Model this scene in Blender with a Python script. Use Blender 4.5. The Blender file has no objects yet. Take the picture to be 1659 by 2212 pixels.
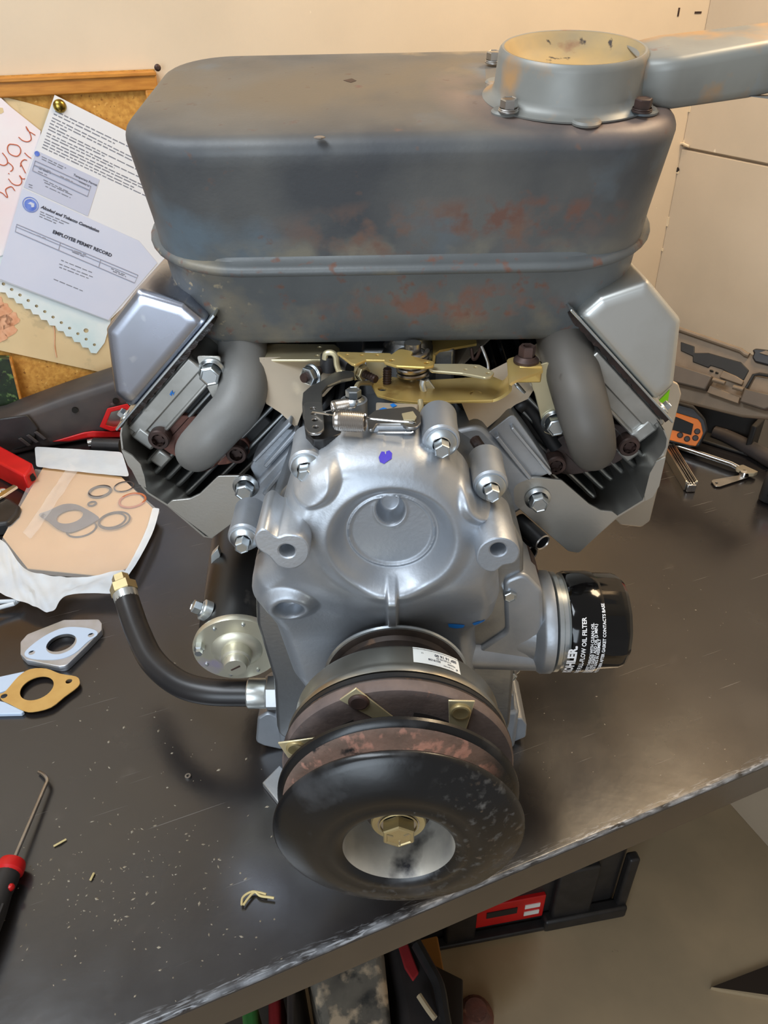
import bpy, bmesh, math, random
import numpy as np
from mathutils import Vector, Matrix
random.seed(7)
S = bpy.context.scene
COL = S.collection
# ------------------------------------------------------------------ camera
F = 1580.0; CX, CY = 829.5, 1106.0
CAM = Vector((-.001, -.3725, .545))
TH = math.radians(34.5)
YAW = math.atan((858 - 829.5) / (F / math.cos(TH)))
ROLL = math.radians(1.2)
fw = Vector((-math.sin(YAW)*math.cos(TH), math.cos(YAW)*math.cos(TH), -math.sin(TH)))
r0 = Vector((math.cos(YAW), math.sin(YAW), 0)); u0 = r0.cross(fw)
rt = r0*math.cos(ROLL) - u0*math.sin(ROLL)
up = u0*math.cos(ROLL) + r0*math.sin(ROLL)
cd = bpy.data.cameras.new('camera'); cam = bpy.data.objects.new('camera', cd); COL.objects.link(cam)
cd.sensor_fit = 'VERTICAL'; cd.sensor_height = 36; cd.lens = F/2212*36; cd.clip_start = .01
cam.matrix_world = Matrix(((rt.x, up.x, -fw.x, CAM.x), (rt.y, up.y, -fw.y, CAM.y), (rt.z, up.z, -fw.z, CAM.z), (0, 0, 0, 1)))
S.camera = cam
# ------------------------------------------------------------------ light
w = bpy.data.worlds.new('room_air'); S.world = w; w.use_nodes = True
w.node_tree.nodes['Background'].inputs[0].default_value = (.90, .86, .82, 1)
w.node_tree.nodes['Background'].inputs[1].default_value = .36
def area(name, loc, target, sx, sy, power, col):
    l = bpy.data.lights.new(name, 'AREA'); l.shape = 'RECTANGLE'; l.size = sx; l.size_y = sy
    l.energy = power; l.color = col
    o = bpy.data.objects.new(name, l); COL.objects.link(o); o.location = loc
    o.rotation_euler = (Vector(target) - Vector(loc)).to_track_quat('-Z', 'Y').to_euler()
    return o
area('shop_light', (-.62, -.30, 1.50), (0, .1, .2), 1.1, .40, 20, (.84, .92, 1.0))
area('front_window', (-.62, -1.95, .50), (0, 0, .22), 1.0, 1.1, 25, (.76, .88, 1.0))
area('ceiling_lamp', (.66, .46, 1.30), (.50, .60, 0), .34, .34, 13.2, (1.0, .77, .50))
S.view_settings.view_transform = 'Standard'; S.view_settings.look = 'None'
S.view_settings.exposure = 0.0; S.view_settings.gamma = 1.0; S.view_settings.use_curve_mapping = False
# ------------------------------------------------------------------ pixel helpers: a ray of the solved camera met with a real plane
def ray(px, py): return fw + rt*((px-CX)/F) - up*((py-CY)/F)
def aty(px, py, y):
    d = ray(px, py); return CAM + d*((y-CAM.y)/d.y)
def atz(px, py, z=0.):
    d = ray(px, py); return CAM + d*((z-CAM.z)/d.z)
def atp(px, py, p0, n):
    d = ray(px, py); n = Vector(n); return CAM + d*((Vector(p0)-CAM).dot(n)/d.dot(n))
# ------------------------------------------------------------------ room frame (bench and walls stand 22 degrees off the engine)
PHI = math.radians(22.0)
U = Vector((math.cos(PHI), math.sin(PHI), 0)); V = Vector((-math.sin(PHI), math.cos(PHI), 0)); Z = Vector((0, 0, 1))
X = Vector((1, 0, 0)); Y = Vector((0, 1, 0))
FLOOR = -.95
WALL_U = .930      # right wall
WALL_V = .848      # back wall
def uvz(u, v, z): return U*u + V*v + Z*z
def atback(px, py, off=0.): return atp(px, py, V*(WALL_V-off), V)
def atright(px, py, off=0.): return atp(px, py, U*(WALL_U-off), U)
# ------------------------------------------------------------------ materials
def rgb(r, g, b):
    f = lambda c: ((c/255+.055)/1.055)**2.4 if c/255 > .04045 else c/255/12.92
    return (f(r), f(g), f(b), 1)
def M(name, c, c2=None, sc=20, r=.5, r2=None, me=0, bump=0, bsc=150, spots=(), detail=6, stretch=None, spec=.5, lo=.35, hi=.65, trans=0, ior=1.45, alpha=1, coat=0):
    """c / c2 mixed by a noise; every spot = (colour, scale, lo, hi, roughness) is a further noise mask; object coordinates"""
    m = bpy.data.materials.new(name); m.use_nodes = True; nt = m.node_tree; N = nt.nodes; L = nt.links
    b = N['Principled BSDF']; b.inputs['Metallic'].default_value = me; b.inputs['Roughness'].default_value = r
    b.inputs['Specular IOR Level'].default_value = spec; b.inputs['IOR'].default_value = ior
    b.inputs['Transmission Weight'].default_value = trans; b.inputs['Alpha'].default_value = alpha; b.inputs['Coat Weight'].default_value = coat
    c = tuple(c[:3])+(1,); b.inputs['Base Color'].default_value = c
    tc = N.new('ShaderNodeTexCoord'); src = tc.outputs['Object']
    if stretch:
        mp = N.new('ShaderNodeMapping'); mp.inputs['Scale'].default_value = stretch; L.new(src, mp.inputs[0]); src = mp.outputs[0]
    def mask(scale, lo, hi, det=detail, w=0, dist=0):
        n = N.new('ShaderNodeTexNoise'); n.noise_dimensions = '4D'; n.inputs['W'].default_value = w
        n.inputs['Scale'].default_value = scale; n.inputs['Detail'].default_value = det; n.inputs['Distortion'].default_value = dist
        L.new(src, n.inputs['Vector']); mr = N.new('ShaderNodeMapRange'); mr.clamp = True
        mr.inputs[1].default_value = lo; mr.inputs[2].default_value = hi; L.new(n.outputs[0], mr.inputs[0]); return mr.outputs[0]
    col = None; rough = None
    if c2 is not None:
        k = mask(sc, lo, hi); mx = N.new('ShaderNodeMix'); mx.data_type = 'RGBA'
        mx.inputs[6].default_value = c; mx.inputs[7].default_value = tuple(c2[:3])+(1,); L.new(k, mx.inputs[0]); col = mx.outputs[2]
        if r2 is not None:
            q = N.new('ShaderNodeMix'); q.inputs[2].default_value = r; q.inputs[3].default_value = r2; L.new(k, q.inputs[0]); rough = q.outputs[0]
    for i, sp in enumerate(spots):
        k = mask(sp[1], sp[2], sp[3], 8, 3.7+i*2.1)
        if len(sp) > 5:          # only round a place on the thing: centre x, y, z and the half sizes of the patch
            vm = N.new('ShaderNodeMapping'); vm.vector_type = 'POINT'; cx_, cy_, cz_, sx_, sy_, sz_ = sp[5]
            vm.inputs['Location'].default_value = (-cx_/sx_, -cy_/sy_, -cz_/sz_); vm.inputs['Scale'].default_value = (1/sx_, 1/sy_, 1/sz_); L.new(tc.outputs['Object'], vm.inputs[0])
            ln = N.new('ShaderNodeVectorMath'); ln.operation = 'LENGTH'; L.new(vm.outputs[0], ln.inputs[0])
            fr = N.new('ShaderNodeMapRange'); fr.clamp = True; fr.inputs[1].default_value = 1.1; fr.inputs[2].default_value = .55; L.new(ln.outputs['Value'], fr.inputs[0])
            mm_ = N.new('ShaderNodeMath'); mm_.operation = 'MULTIPLY'; L.new(k, mm_.inputs[0]); L.new(fr.outputs[0], mm_.inputs[1]); k = mm_.outputs[0]
        mx = N.new('ShaderNodeMix'); mx.data_type = 'RGBA'
        mx.inputs[6].default_value = c
        if col: L.new(col, mx.inputs[6])
        mx.inputs[7].default_value = tuple(sp[0][:3])+(1,); L.new(k, mx.inputs[0]); col = mx.outputs[2]
        if len(sp) > 4:
            q = N.new('ShaderNodeMix'); q.inputs[2].default_value = r
            if rough: L.new(rough, q.inputs[2])
            q.inputs[3].default_value = sp[4]; L.new(k, q.inputs[0]); rough = q.outputs[0]
            if me > 0:
                q2 = N.new('ShaderNodeMath'); q2.operation = 'MULTIPLY_ADD'; q2.inputs[1].default_value = -me; q2.inputs[2].default_value = me
                L.new(k, q2.inputs[0]); L.new(q2.outputs[0], b.inputs['Metallic'])
    if col: L.new(col, b.inputs['Base Color'])
    if rough: L.new(rough, b.inputs['Roughness'])
    if bump:
        n = N.new('ShaderNodeTexNoise'); n.inputs['Scale'].default_value = bsc; n.inputs['Detail'].default_value = 5; L.new(src, n.inputs['Vector'])
        bp = N.new('ShaderNodeBump'); bp.inputs['Strength'].default_value = bump; bp.inputs['Distance'].default_value = .002
        L.new(n.outputs[0], bp.inputs['Height']); L.new(bp.outputs[0], b.inputs['Normal'])
    return m
# ------------------------------------------------------------------ mesh builder
class G:
    def __init__(s): s.v = []; s.f = []
    def add(s, vs, fs):
        k = len(s.v); s.v += [Vector(v) for v in vs]; s.f += [tuple(i+k for i in f) for f in fs]; return s
    def box(s, c, size, ex=X, ey=Y, ez=Z):
        c = Vector(c); hx, hy, hz = [q/2 for q in size]; ex, ey, ez = Vector(ex), Vector(ey), Vector(ez)
        vs = [c+ex*(hx*a)+ey*(hy*b)+ez*(hz*d) for a, b, d in ((-1,-1,-1),(1,-1,-1),(1,1,-1),(-1,1,-1),(-1,-1,1),(1,-1,1),(1,1,1),(-1,1,1))]
        return s.add(vs, [(0,3,2,1),(4,5,6,7),(0,1,5,4),(1,2,6,5),(2,3,7,6),(3,0,4,7)])
    def prism(s, pts, d, bot=None):
        """pts: 3D polygon, pushed along vector d (or to the polygon bot)"""
        n = len(pts); pts = [Vector(p) for p in pts]; b2 = [Vector(q) for q in bot] if bot else [p+Vector(d) for p in pts]
        return s.add(pts+b2, [tuple(range(n)), tuple(range(2*n-1, n-1, -1))]+[(i, i+n, (i+1) % n+n, (i+1) % n) for i in range(n)])
    def loft(s, rings, cap0=True, cap1=True, closed=True):
        n = len(rings[0]); vs = [p for r in rings for p in r]; fs = []
        for k in range(len(rings)-1):
            for i in range(n if closed else n-1):
                j = (i+1) % n; fs.append((k*n+i, k*n+j, (k+1)*n+j, (k+1)*n+i))
        if cap0: fs.append(tuple(range(n-1, -1, -1)))
        if cap1: fs.append(tuple((len(rings)-1)*n+i for i in range(n)))
        return s.add(vs, fs)
    def lathe(s, prof, o, ax, n=48, ref=None, a0=0., a1=2*math.pi, cap0=False, cap1=False, phase=0.):
        ax = Vector(ax).normalized(); o = Vector(o)
        ref = Vector(ref) if ref else (X if abs(ax.x) < .8 else Z)
        e1 = (ref-ax*ref.dot(ax)).normalized(); e2 = ax.cross(e1); full = abs(a1-a0-2*math.pi) < 1e-6
        m = n if full else n+1
        rings = []
        for r, h in prof:
            rings.append([o+ax*h+(e1*math.cos(a)+e2*math.sin(a))*max(r, 1e-6) for a in [phase+a0+(a1-a0)*i/n for i in range(m)]])
        return s.loft(rings, cap0, cap1, full)
    def cyl(s, p0, p1, r, r1=None, n=20):
        p0 = Vector(p0); p1 = Vector(p1); d = p1-p0
        return s.lathe([(r, 0), (r if r1 is None else r1, d.length)], p0, d, n, cap0=True, cap1=True)
    def tube(s, pts, r, n=12, cap=True, closed=False):
        pts = [Vector(p) for p in pts]; m = len(pts); rings = []; prev = None
        for i in range(m):
            a = pts[i-1] if (i > 0 or closed) else pts[i]; b = pts[(i+1) % m] if (i < m-1 or closed) else pts[i]
            t = (b-a).normalized()
            if prev is None:
                q = Z if abs(t.z) < .9 else X; e = (q-t*q.dot(t)).normalized()
            else: e = (prev-t*prev.dot(t)).normalized()
            prev = e; f = t.cross(e); rr = r(i/(m-1)) if callable(r) else r
            rings.append([pts[i]+(e*math.cos(2*math.pi*k/n)+f*math.sin(2*math.pi*k/n))*rr for k in range(n)])
        if closed: rings.append(rings[0]); cap = False
        return s.loft(rings, cap, cap)
    def ball(s, c, r, n=12, sc=(1, 1, 1)):
        c = Vector(c); rings = []
        for i in range(n//2+1):
            a = -math.pi/2+math.pi*i/(n//2); q = max(math.cos(a), 1e-4)
            rings.append([c+Vector((math.cos(2*math.pi*k/n)*q*r*sc[0], math.sin(2*math.pi*k/n)*q*r*sc[1], math.sin(a)*r*sc[2])) for k in range(n)])
        return s.loft(rings)
    def build(s, name, mat, parent=None, bevel=0, seg=2, ang=35, sub=0, label=None, kind=None, weld=False):
        me = bpy.data.meshes.new(name); o = bpy.data.objects.new(name, me); COL.objects.link(o)
        off = Vector((0, 0, 0))
        if parent is None and kind != 'structure':
            vs = s.v; off = Vector(((min(v.x for v in vs)+max(v.x for v in vs))/2, (min(v.y for v in vs)+max(v.y for v in vs))/2, min(v.z for v in vs)))
            o.location = off; o['_off'] = tuple(off)
        me.from_pydata([v-off for v in s.v], [], s.f)
        bm = bmesh.new(); bm.from_mesh(me)
        if weld: bmesh.ops.remove_doubles(bm, verts=bm.verts, dist=1e-5)
        bmesh.ops.recalc_face_normals(bm, faces=bm.faces); bm.to_mesh(me); bm.free()
        for p in me.polygons: p.use_smooth = True
        me.set_sharp_from_angle(angle=math.radians(ang))
        for mm in (mat if isinstance(mat, (list, tuple)) else [mat]): me.materials.append(mm)
        if bevel:
            md = o.modifiers.new('bevel', 'BEVEL'); md.width = bevel; md.segments = seg; md.limit_method = 'ANGLE'; md.angle_limit = math.radians(30)
            md.harden_normals = False
        if sub:
            md = o.modifiers.new('sub', 'SUBSURF'); md.levels = sub; md.render_levels = sub
        if parent is not None: attach(o, parent)
        if label: o['label'] = label
        if kind: o['kind'] = kind
        return o
WORLD = {}
def origin_of(o):
    t = Vector(o.location)
    return t
def attach(o, parent):
    """keep the world-space coordinates of the mesh; parents are never rotated"""
    o.parent = parent
    t = Vector((0, 0, 0)); p = parent
    while p is not None:
        if p.get('_off') is not None: t = Vector(p['_off']); break
        p = p.parent
    if parent.get('_off') is not None: o.matrix_parent_inverse = Matrix.Translation(-t)
def thing(name, label, cat, loc, group=None):
    o = bpy.data.objects.new(name, None); COL.objects.link(o); o.location = loc; o['_off'] = tuple(loc); o.empty_display_size = .02
    o['label'] = label; o['category'] = cat
    if group: o['group'] = group
    return o
def tag(o, label, cat, group=None, kind=None):
    o['label'] = label; o['category'] = cat
    if group: o['group'] = group
    if kind: o['kind'] = kind
    return o
def lerp(a, b, t): return a+(b-a)*t
def fillet(p, r, n=4):
    """round the corners of a 2D polygon; r a number or a list"""
    out = []; m = len(p)
    for i in range(m):
        a, b, c = Vector(p[i-1]), Vector(p[i]), Vector(p[(i+1) % m]); rr = r[i] if isinstance(r, (list, tuple)) else r
        d1 = (a-b); d2 = (c-b); l1, l2 = d1.length, d2.length
        if rr <= 0 or l1 < 1e-9 or l2 < 1e-9: out.append(b); continue
        d1 /= l1; d2 /= l2; co = max(-.9999, min(.9999, d1.dot(d2))); t = min(rr/math.tan(math.acos(co)/2), l1*.48, l2*.48)
        s0 = b+d1*t; s1 = b+d2*t
        for k in range(n+1):
            q = k/n; out.append(s0*(1-q)**2+b*2*q*(1-q)+s1*q*q)
    return out
def spline(pts, n=8, closed=False):
    """Catmull-Rom through the points (2D or 3D)"""
    pts = [Vector(p) for p in pts]; m = len(pts); out = []
    rng = range(m) if closed else range(m-1)
    for i in rng:
        p1 = pts[i]; p2 = pts[(i+1) % m]
        p0 = pts[i-1] if (i > 0 or closed) else p1*2-p2
        p3 = pts[(i+2) % m] if (i+2 < m or closed) else p2*2-p1
        for k in range(n):
            t = k/n; out.append(.5*((2*p1)+(p2-p0)*t+(2*p0-5*p1+4*p2-p3)*t*t+(3*p1-p0-3*p2+p3)*t**3))
    if not closed: out.append(pts[-1])
    return out
def circ(cx, cy, r, n=20, ry=None): return [(cx+r*math.cos(2*math.pi*i/n), cy+(ry or r)*math.sin(2*math.pi*i/n)) for i in range(n)]
def flat_mesh(outer, holes, th, bev=0):
    """2D outline with holes -> thick plate mesh data (verts, faces) in x, y, z in -th/2..th/2"""
    cu = bpy.data.curves.new('t', 'CURVE'); cu.dimensions = '2D'; cu.fill_mode = 'BOTH'; cu.extrude = max(th/2-bev, 1e-5); cu.bevel_depth = bev; cu.bevel_resolution = 1
    for pl in [outer]+list(holes):
        sp = cu.splines.new('POLY'); sp.points.add(len(pl)-1); sp.use_cyclic_u = True
        for i, q in enumerate(pl): sp.points[i].co = (q[0], q[1], 0, 1)
    o = bpy.data.objects.new('t', cu); COL.objects.link(o)
    dg = bpy.context.evaluated_depsgraph_get(); dg.update(); me = bpy.data.meshes.new_from_object(o.evaluated_get(dg))
    vs = [v.co.copy() for v in me.vertices]; fs = [tuple(p.vertices) for p in me.polygons]
    bpy.data.objects.remove(o); bpy.data.curves.remove(cu); bpy.data.meshes.remove(me)
    return vs, fs
def plate(g, outer, holes, th, o, ex, ey, bev=0):
    o, ex, ey = Vector(o), Vector(ex), Vector(ey); ez = ex.cross(ey)
    vs, fs = flat_mesh(outer, holes, th, bev); return g.add([o+ex*v.x+ey*v.y+ez*v.z for v in vs], fs)
def text_mesh(s, size, ext=.0001, bold=0, align='LEFT', shear=0):
    cu = bpy.data.curves.new('t', 'FONT'); cu.body = s; cu.size = size; cu.extrude = ext; cu.align_x = align; cu.offset = bold; cu.shear = shear; cu.resolution_u = 2
    o = bpy.data.objects.new('t', cu); COL.objects.link(o)
    dg = bpy.context.evaluated_depsgraph_get(); dg.update(); me = bpy.data.meshes.new_from_object(o.evaluated_get(dg))
    vs = [v.co.copy() for v in me.vertices]; fs = [tuple(p.vertices) for p in me.polygons]
    bpy.data.objects.remove(o); bpy.data.curves.remove(cu); bpy.data.meshes.remove(me)
    return vs, fs
def text(s, size, o, ex, ey, mat, parent, name='lettering', **k):
    o, ex, ey = Vector(o), Vector(ex).normalized(), Vector(ey).normalized(); ez = ex.cross(ey); vs, fs = text_mesh(s, size, **k)
    g = G(); g.add([o+ex*v.x+ey*v.y+ez*(v.z+.0001) for v in vs], fs); return g.build(name, mat, parent, ang=20)
def bolt(parent, p, ax, rw, rh, h, mat, name='bolt', wh=None, ph=0., mark=True, socket=False):
    """flanged hex bolt: p on the seat, ax pointing out"""
    p = Vector(p); ax = Vector(ax).normalized(); wh = wh or rw*.22
    g = G(); g.lathe([(rw*.55, 0), (rw, 0), (rw, wh*.55), (rw*.93, wh*.8), (rh*1.12, wh*1.25), (rh*1.05, wh*1.5)], p, ax, 28)
    g.lathe([(rh, wh*1.2), (rh, wh+h*.9), (rh*.93, wh+h)], p, ax, 6, phase=ph)
    if socket:
        g.lathe([(rh*.93, wh+h), (rh*.55, wh+h), (rh*.5, wh+h*.4), (0, wh+h*.4)], p, ax, 6, phase=ph)
    else:
        g.lathe([(rh*.93, wh+h), (rh*.8, wh+h*1.04), (rh*.72, wh+h*.97), (0, wh+h*.97)], p, ax, 6, phase=ph)
    return g.build(name, mat, parent, ang=25)
def helix(p0, p1, r, turns, n=14):
    p0, p1 = Vector(p0), Vector(p1); a = (p1-p0).normalized(); q = Z if abs(a.z) < .9 else X; e = (q-a*q.dot(a)).normalized(); f = a.cross(e); out = []
    for i in range(int(turns*n)+1):
        t = i/(turns*n); an = 2*math.pi*turns*t; rr = r(t) if callable(r) else r; out.append(p0.lerp(p1, t)+(e*math.cos(an)+f*math.sin(an))*rr)
    return out
# ------------------------------------------------------------------ palette
m_wall = M('painted_board', rgb(212, 193, 167), rgb(203, 185, 160), 6, .55, bump=.05, bsc=300, spots=((rgb(238, 222, 196), 60, .72, .75),))
m_seam = M('seam_filler', rgb(224, 205, 172), None, r=.7)
m_gap = M('dark_screw_head', rgb(40, 32, 26), None, r=.9)  # plain near-black colour of the wall screw heads
m_floor = M('sealed_concrete', rgb(184, 162, 130), rgb(164, 146, 118), 5, .5, .6, spots=((rgb(156, 134, 100), 1.6, .55, .62), (rgb(90, 76, 60), 30, .74, .77)))
m_oak = M('oak_strip', rgb(196, 135, 58), rgb(170, 110, 44), 30, .4, bump=.08, bsc=200, stretch=(1, 1, 8))
m_cork = M('cork', rgb(204, 152, 72), rgb(176, 122, 52), 160, .85, bump=.25, bsc=300, spots=((rgb(140, 92, 38), 220, .62, .68), (rgb(222, 176, 98), 120, .64, .7)))
m_white = M('white_paper', rgb(222, 221, 222), None, r=.7)
m_lav = M('lavender_paper', rgb(206, 209, 224), rgb(198, 204, 222), 10, r=.7)
m_lav2 = M('grey_lavender_paper', rgb(190, 193, 210), None, r=.7)
m_ink = M('grey_ink', rgb(126, 126, 134), None, r=.8)
m_rule = M('pale_rule', rgb(158, 158, 172), None, r=.8)
m_ink2 = M('dark_ink', rgb(62, 62, 72), None, r=.8)
m_blue = M('blue_ink', rgb(84, 110, 196), rgb(120, 144, 214), 120, r=.8)
m_pinkp = M('pink_wash_paper', rgb(232, 228, 228), rgb(232, 212, 214), 9, r=.75, spots=((rgb(216, 210, 218), 26, .6, .72),))
m_bluep = M('blue_wash_paper', rgb(232, 234, 232), rgb(196, 216, 218), 14, r=.75)
m_manila = M('manila', rgb(218, 194, 150), rgb(208, 182, 138), 14, r=.7, spots=((rgb(196, 174, 134), 40, .6, .66),))
m_orangep = M('orange_wash', rgb(214, 150, 110), rgb(228, 176, 140), 80, r=.8)
m_pen = M('red_brown_pen', rgb(186, 96, 62), None, r=.7)
m_brass = M('brass', rgb(190, 165, 80), rgb(150, 125, 60), 60, .28, me=1)
m_leafp = M('leafy_print', rgb(40, 58, 34), rgb(24, 26, 24), 60, .4, spots=((rgb(96, 120, 70), 110, .56, .64), (rgb(190, 140, 50), 160, .72, .75)))
m_black = M('black_plastic', rgb(44, 42, 42), rgb(34, 33, 33), 40, .42, bump=.04, bsc=500)
m_rubber = M('black_rubber', rgb(40, 40, 42), rgb(52, 50, 50), 30, .5)
m_dkgrey = M('worn_dark_plastic', rgb(70, 62, 58), rgb(54, 50, 50), 25, .5, spots=((rgb(128, 118, 112), 45, .68, .76),))
m_redcl = M('dark_red_cloth', rgb(150, 28, 30), rgb(120, 22, 26), 20, .8)
m_red = M('red_plastic', rgb(205, 24, 24), rgb(180, 18, 20), 20, .4)
m_orange = M('orange_plastic', rgb(232, 120, 30), None, r=.45)
m_screen = M('dark_screen', rgb(20, 19, 15), None, r=.45, spec=.3)
m_case = M('blow_moulded_plastic', rgb(120, 102, 82), rgb(108, 92, 74), 50, .55, bump=.06, bsc=600)
m_casedk = M('dark_moulded_plastic', rgb(34, 31, 28), rgb(27, 25, 23), 30, .6)
m_casemid = M('brown_moulded_plastic', rgb(94, 82, 70), rgb(84, 73, 62), 30, .55)
m_chrome = M('chrome', (.75, .74, .72), None, r=.12, me=1)
m_steel = M('brushed_steel', (.52, .5, .47), (.42, .4, .38), 60, .3, me=1)
m_zinc = M('zinc_plated', (.62, .66, .68), (.5, .54, .56), 90, .28, .36, me=1)
m_alu = M('cast_aluminium', (.44, .465, .50), (.35, .375, .41), 26, .42, .52, me=.8, bump=.07, bsc=420, spots=(((.63, .65, .67), 9, .5, .72), ((.16, .14, .12), 75, .74, .78, .6)))
m_aludk = M('cast_aluminium_oily', (.40, .42, .44), (.27, .28, .29), 30, .34, .45, me=1, bump=.07, bsc=420, spots=(((.1, .085, .07), 60, .66, .74, .5),))
m_machined = M('machined_aluminium', (.50, .51, .52), (.42, .43, .44), 40, .5, me=1, bump=.05, bsc=300)
m_fin = M('dark_fin_alloy', (.34, .35, .345), (.22, .225, .22), 40, .36, me=1, spots=(((.05, .045, .04), 60, .62, .72, .5),))
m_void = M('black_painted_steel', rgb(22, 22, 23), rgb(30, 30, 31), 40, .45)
m_head = M('oily_head_casting', (.46, .455, .43), (.36, .355, .33), 50, .42, me=.85, spots=(((.12, .09, .05), 70, .64, .72, .6), ((.5, .5, .48), 30, .55, .7)))
m_cover = M('zinc_valve_cover', (.50, .53, .60), (.43, .45, .53), 14, .22, .30, me=1, spots=(((.66, .68, .72), 50, .6, .7),))
m_cover2 = M('dull_valve_cover', (.62, .63, .61), (.52, .52, .49), 22, .36, .42, me=.9, spots=(((.2, .19, .17), 120, .72, .75, .6),))
m_sealant = M('black_sealant', rgb(48, 34, 30), rgb(30, 24, 22), 80, .3, bump=.3, bsc=200)
m_shroud = M('galvanised_shroud', (.56, .54, .49), (.49, .47, .43), 30, .34, .42, me=.9, bump=.03, bsc=500, spots=(((.3, .24, .15), 40, .7, .78, .5),))
m_tin = M('thin_baffle_tin', (.78, .67, .52), (.68, .58, .45), 18, .34, .42, me=.7, spots=(((.25, .18, .1), 90, .7, .74, .5),))
m_gold = M('yellow_zinc', (.82, .57, .16), (.72, .53, .22), 22, .32, .42, me=.7, spots=(((.5, .28, .08), 45, .58, .7, .35), ((.2, .12, .05), 160, .72, .76, .5)))
m_goldw = M('faded_yellow_zinc', (.72, .64, .42), (.64, .54, .32), 24, .36, me=.65)
m_govern = M('grey_steel_lever', (.36, .35, .33), (.29, .28, .27), 30, .36, me=1)
m_spring = M('spring_steel', (.46, .43, .40), None, r=.3, me=1)
m_muff = M('heat_stained_steel', rgb(101, 101, 99), rgb(72, 74, 77), 9, .44, .54, me=.15, bump=.05, bsc=420, lo=.4, hi=.6, spots=(
    (rgb(106, 96, 82), 9, .36, .58, .5, (-.02, .24, .50, .26, .16, .03)), (rgb(150, 126, 112), 12, .40, .58, .5, (.12, .18, .50, .09, .12, .03)), (rgb(190, 164, 122), 10, .45, .6, .5, (.05, .27, .51, .07, .06, .03)),
    (rgb(98, 110, 118), 11, .58, .7, .5), (rgb(126, 120, 106), 30, .45, .6, .6, (0, .10, .412, .19, .03, .016)),
    (rgb(116, 92, 80), 60, .46, .62, .78, (.03, .10, .428, .11, .03, .022)), (rgb(110, 82, 72), 80, .46, .60, .78, (.085, .10, .438, .07, .03, .014)), (rgb(108, 82, 70), 80, .64, .74, .78)))
m_mufflow = M('rust_spotted_steel', rgb(104, 107, 107), rgb(85, 88, 89), 14, .46, .56, me=.15, bump=.07, bsc=420, spots=((rgb(128, 120, 104), 16, .56, .68),
    (rgb(124, 92, 80), 70, .45, .60, .8, (.035, .12, .378, .085, .05, .016)), (rgb(116, 86, 74), 90, .58, .68, .8), (rgb(160, 146, 120), 150, .60, .66, .6, (-.15, .12, .38, .06, .06, .04))))
m_mufftop = M('heat_tanned_steel', rgb(128, 116, 96), rgb(108, 104, 100), 9, .42, .55, me=.15, spots=((rgb(150, 128, 116), 8, .56, .66), (rgb(104, 66, 52), 40, .66, .7, .75), (rgb(60, 52, 48), 120, .7, .73, .7)))
m_dish = M('heat_coloured_deflector', rgb(136, 136, 130), rgb(116, 116, 112), 18, .42, .5, me=.2, spots=((rgb(168, 132, 92), 22, .55, .66), (rgb(138, 84, 58), 30, .62, .68, .7), (rgb(128, 146, 160), 16, .58, .68)))
m_dishin = M('burnt_deflector_bowl', rgb(170, 142, 92), rgb(136, 124, 100), 24, .6, .7, spots=((rgb(120, 70, 52), 26, .58, .66), (rgb(56, 46, 40), 90, .64, .68)))
m_pipe = M('grey_exhaust_pipe', rgb(134, 131, 126), rgb(116, 115, 112), 14, .5, me=.12, bump=.05, bsc=500, spots=((rgb(62, 50, 44), 130, .69, .72), (rgb(124, 82, 60), 24, .7, .76)))
m_pipe2 = M('dark_exhaust_pipe', rgb(98, 93, 86), rgb(86, 82, 77), 14, .55, me=.08, spots=((rgb(58, 48, 42), 40, .66, .72),))
m_rust = M('rusty_flange', rgb(128, 80, 66), rgb(96, 66, 58), 40, .7, bump=.3, bsc=250, spots=((rgb(158, 108, 84), 60, .58, .66),))
m_rustdk = M('dark_rusty_flange', rgb(66, 52, 47), rgb(50, 42, 40), 40, .65, bump=.2, bsc=250, spots=((rgb(96, 66, 54), 60, .6, .68),))
m_screw = M('rusty_screw', rgb(78, 58, 52), rgb(58, 46, 42), 90, .5, me=.4)
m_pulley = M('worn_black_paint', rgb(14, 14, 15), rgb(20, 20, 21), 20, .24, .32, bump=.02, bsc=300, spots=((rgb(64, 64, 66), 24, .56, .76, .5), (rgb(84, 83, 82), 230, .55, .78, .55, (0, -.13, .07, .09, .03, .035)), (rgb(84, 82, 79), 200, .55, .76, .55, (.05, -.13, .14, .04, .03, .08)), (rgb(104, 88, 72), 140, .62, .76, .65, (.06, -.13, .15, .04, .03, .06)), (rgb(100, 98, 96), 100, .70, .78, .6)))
m_groove = M('copper_rust_groove', rgb(128, 104, 92), rgb(104, 88, 78), 60, .75, bump=.2, bsc=300, spots=((rgb(170, 128, 112), 120, .54, .62), (rgb(28, 27, 28), 34, .60, .63), (rgb(26, 26, 27), 40, .30, .42, .3, (.075, -.11, .15, .028, .03, .09))))
m_arm = M('brown_armature', rgb(112, 97, 91), rgb(88, 77, 74), 50, .7, bump=.15, bsc=350, spots=((rgb(60, 54, 54), 34, .56, .66), (rgb(146, 108, 90), 70, .66, .71)))
m_armdk = M('brown_slot', rgb(40, 34, 33), None, r=.8)
m_coil = M('bare_coil_housing', (.53, .50, .42), (.45, .43, .37), 24, .3, .38, me=1, spots=(((.62, .54, .36), 16, .55, .7), ((.2, .16, .12), 140, .73, .76, .5)))
m_collar = M('rusty_collar', rgb(74, 64, 58), rgb(54, 47, 44), 60, .5, me=.5, spots=((rgb(108, 84, 66), 70, .6, .68),))
m_bowl = M('scuffed_bowl', rgb(200, 194, 182), rgb(150, 147, 142), 30, .45, me=.45, spots=((rgb(40, 40, 44), 24, .58, .68), (rgb(60, 58, 58), 60, .64, .7)))
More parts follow.
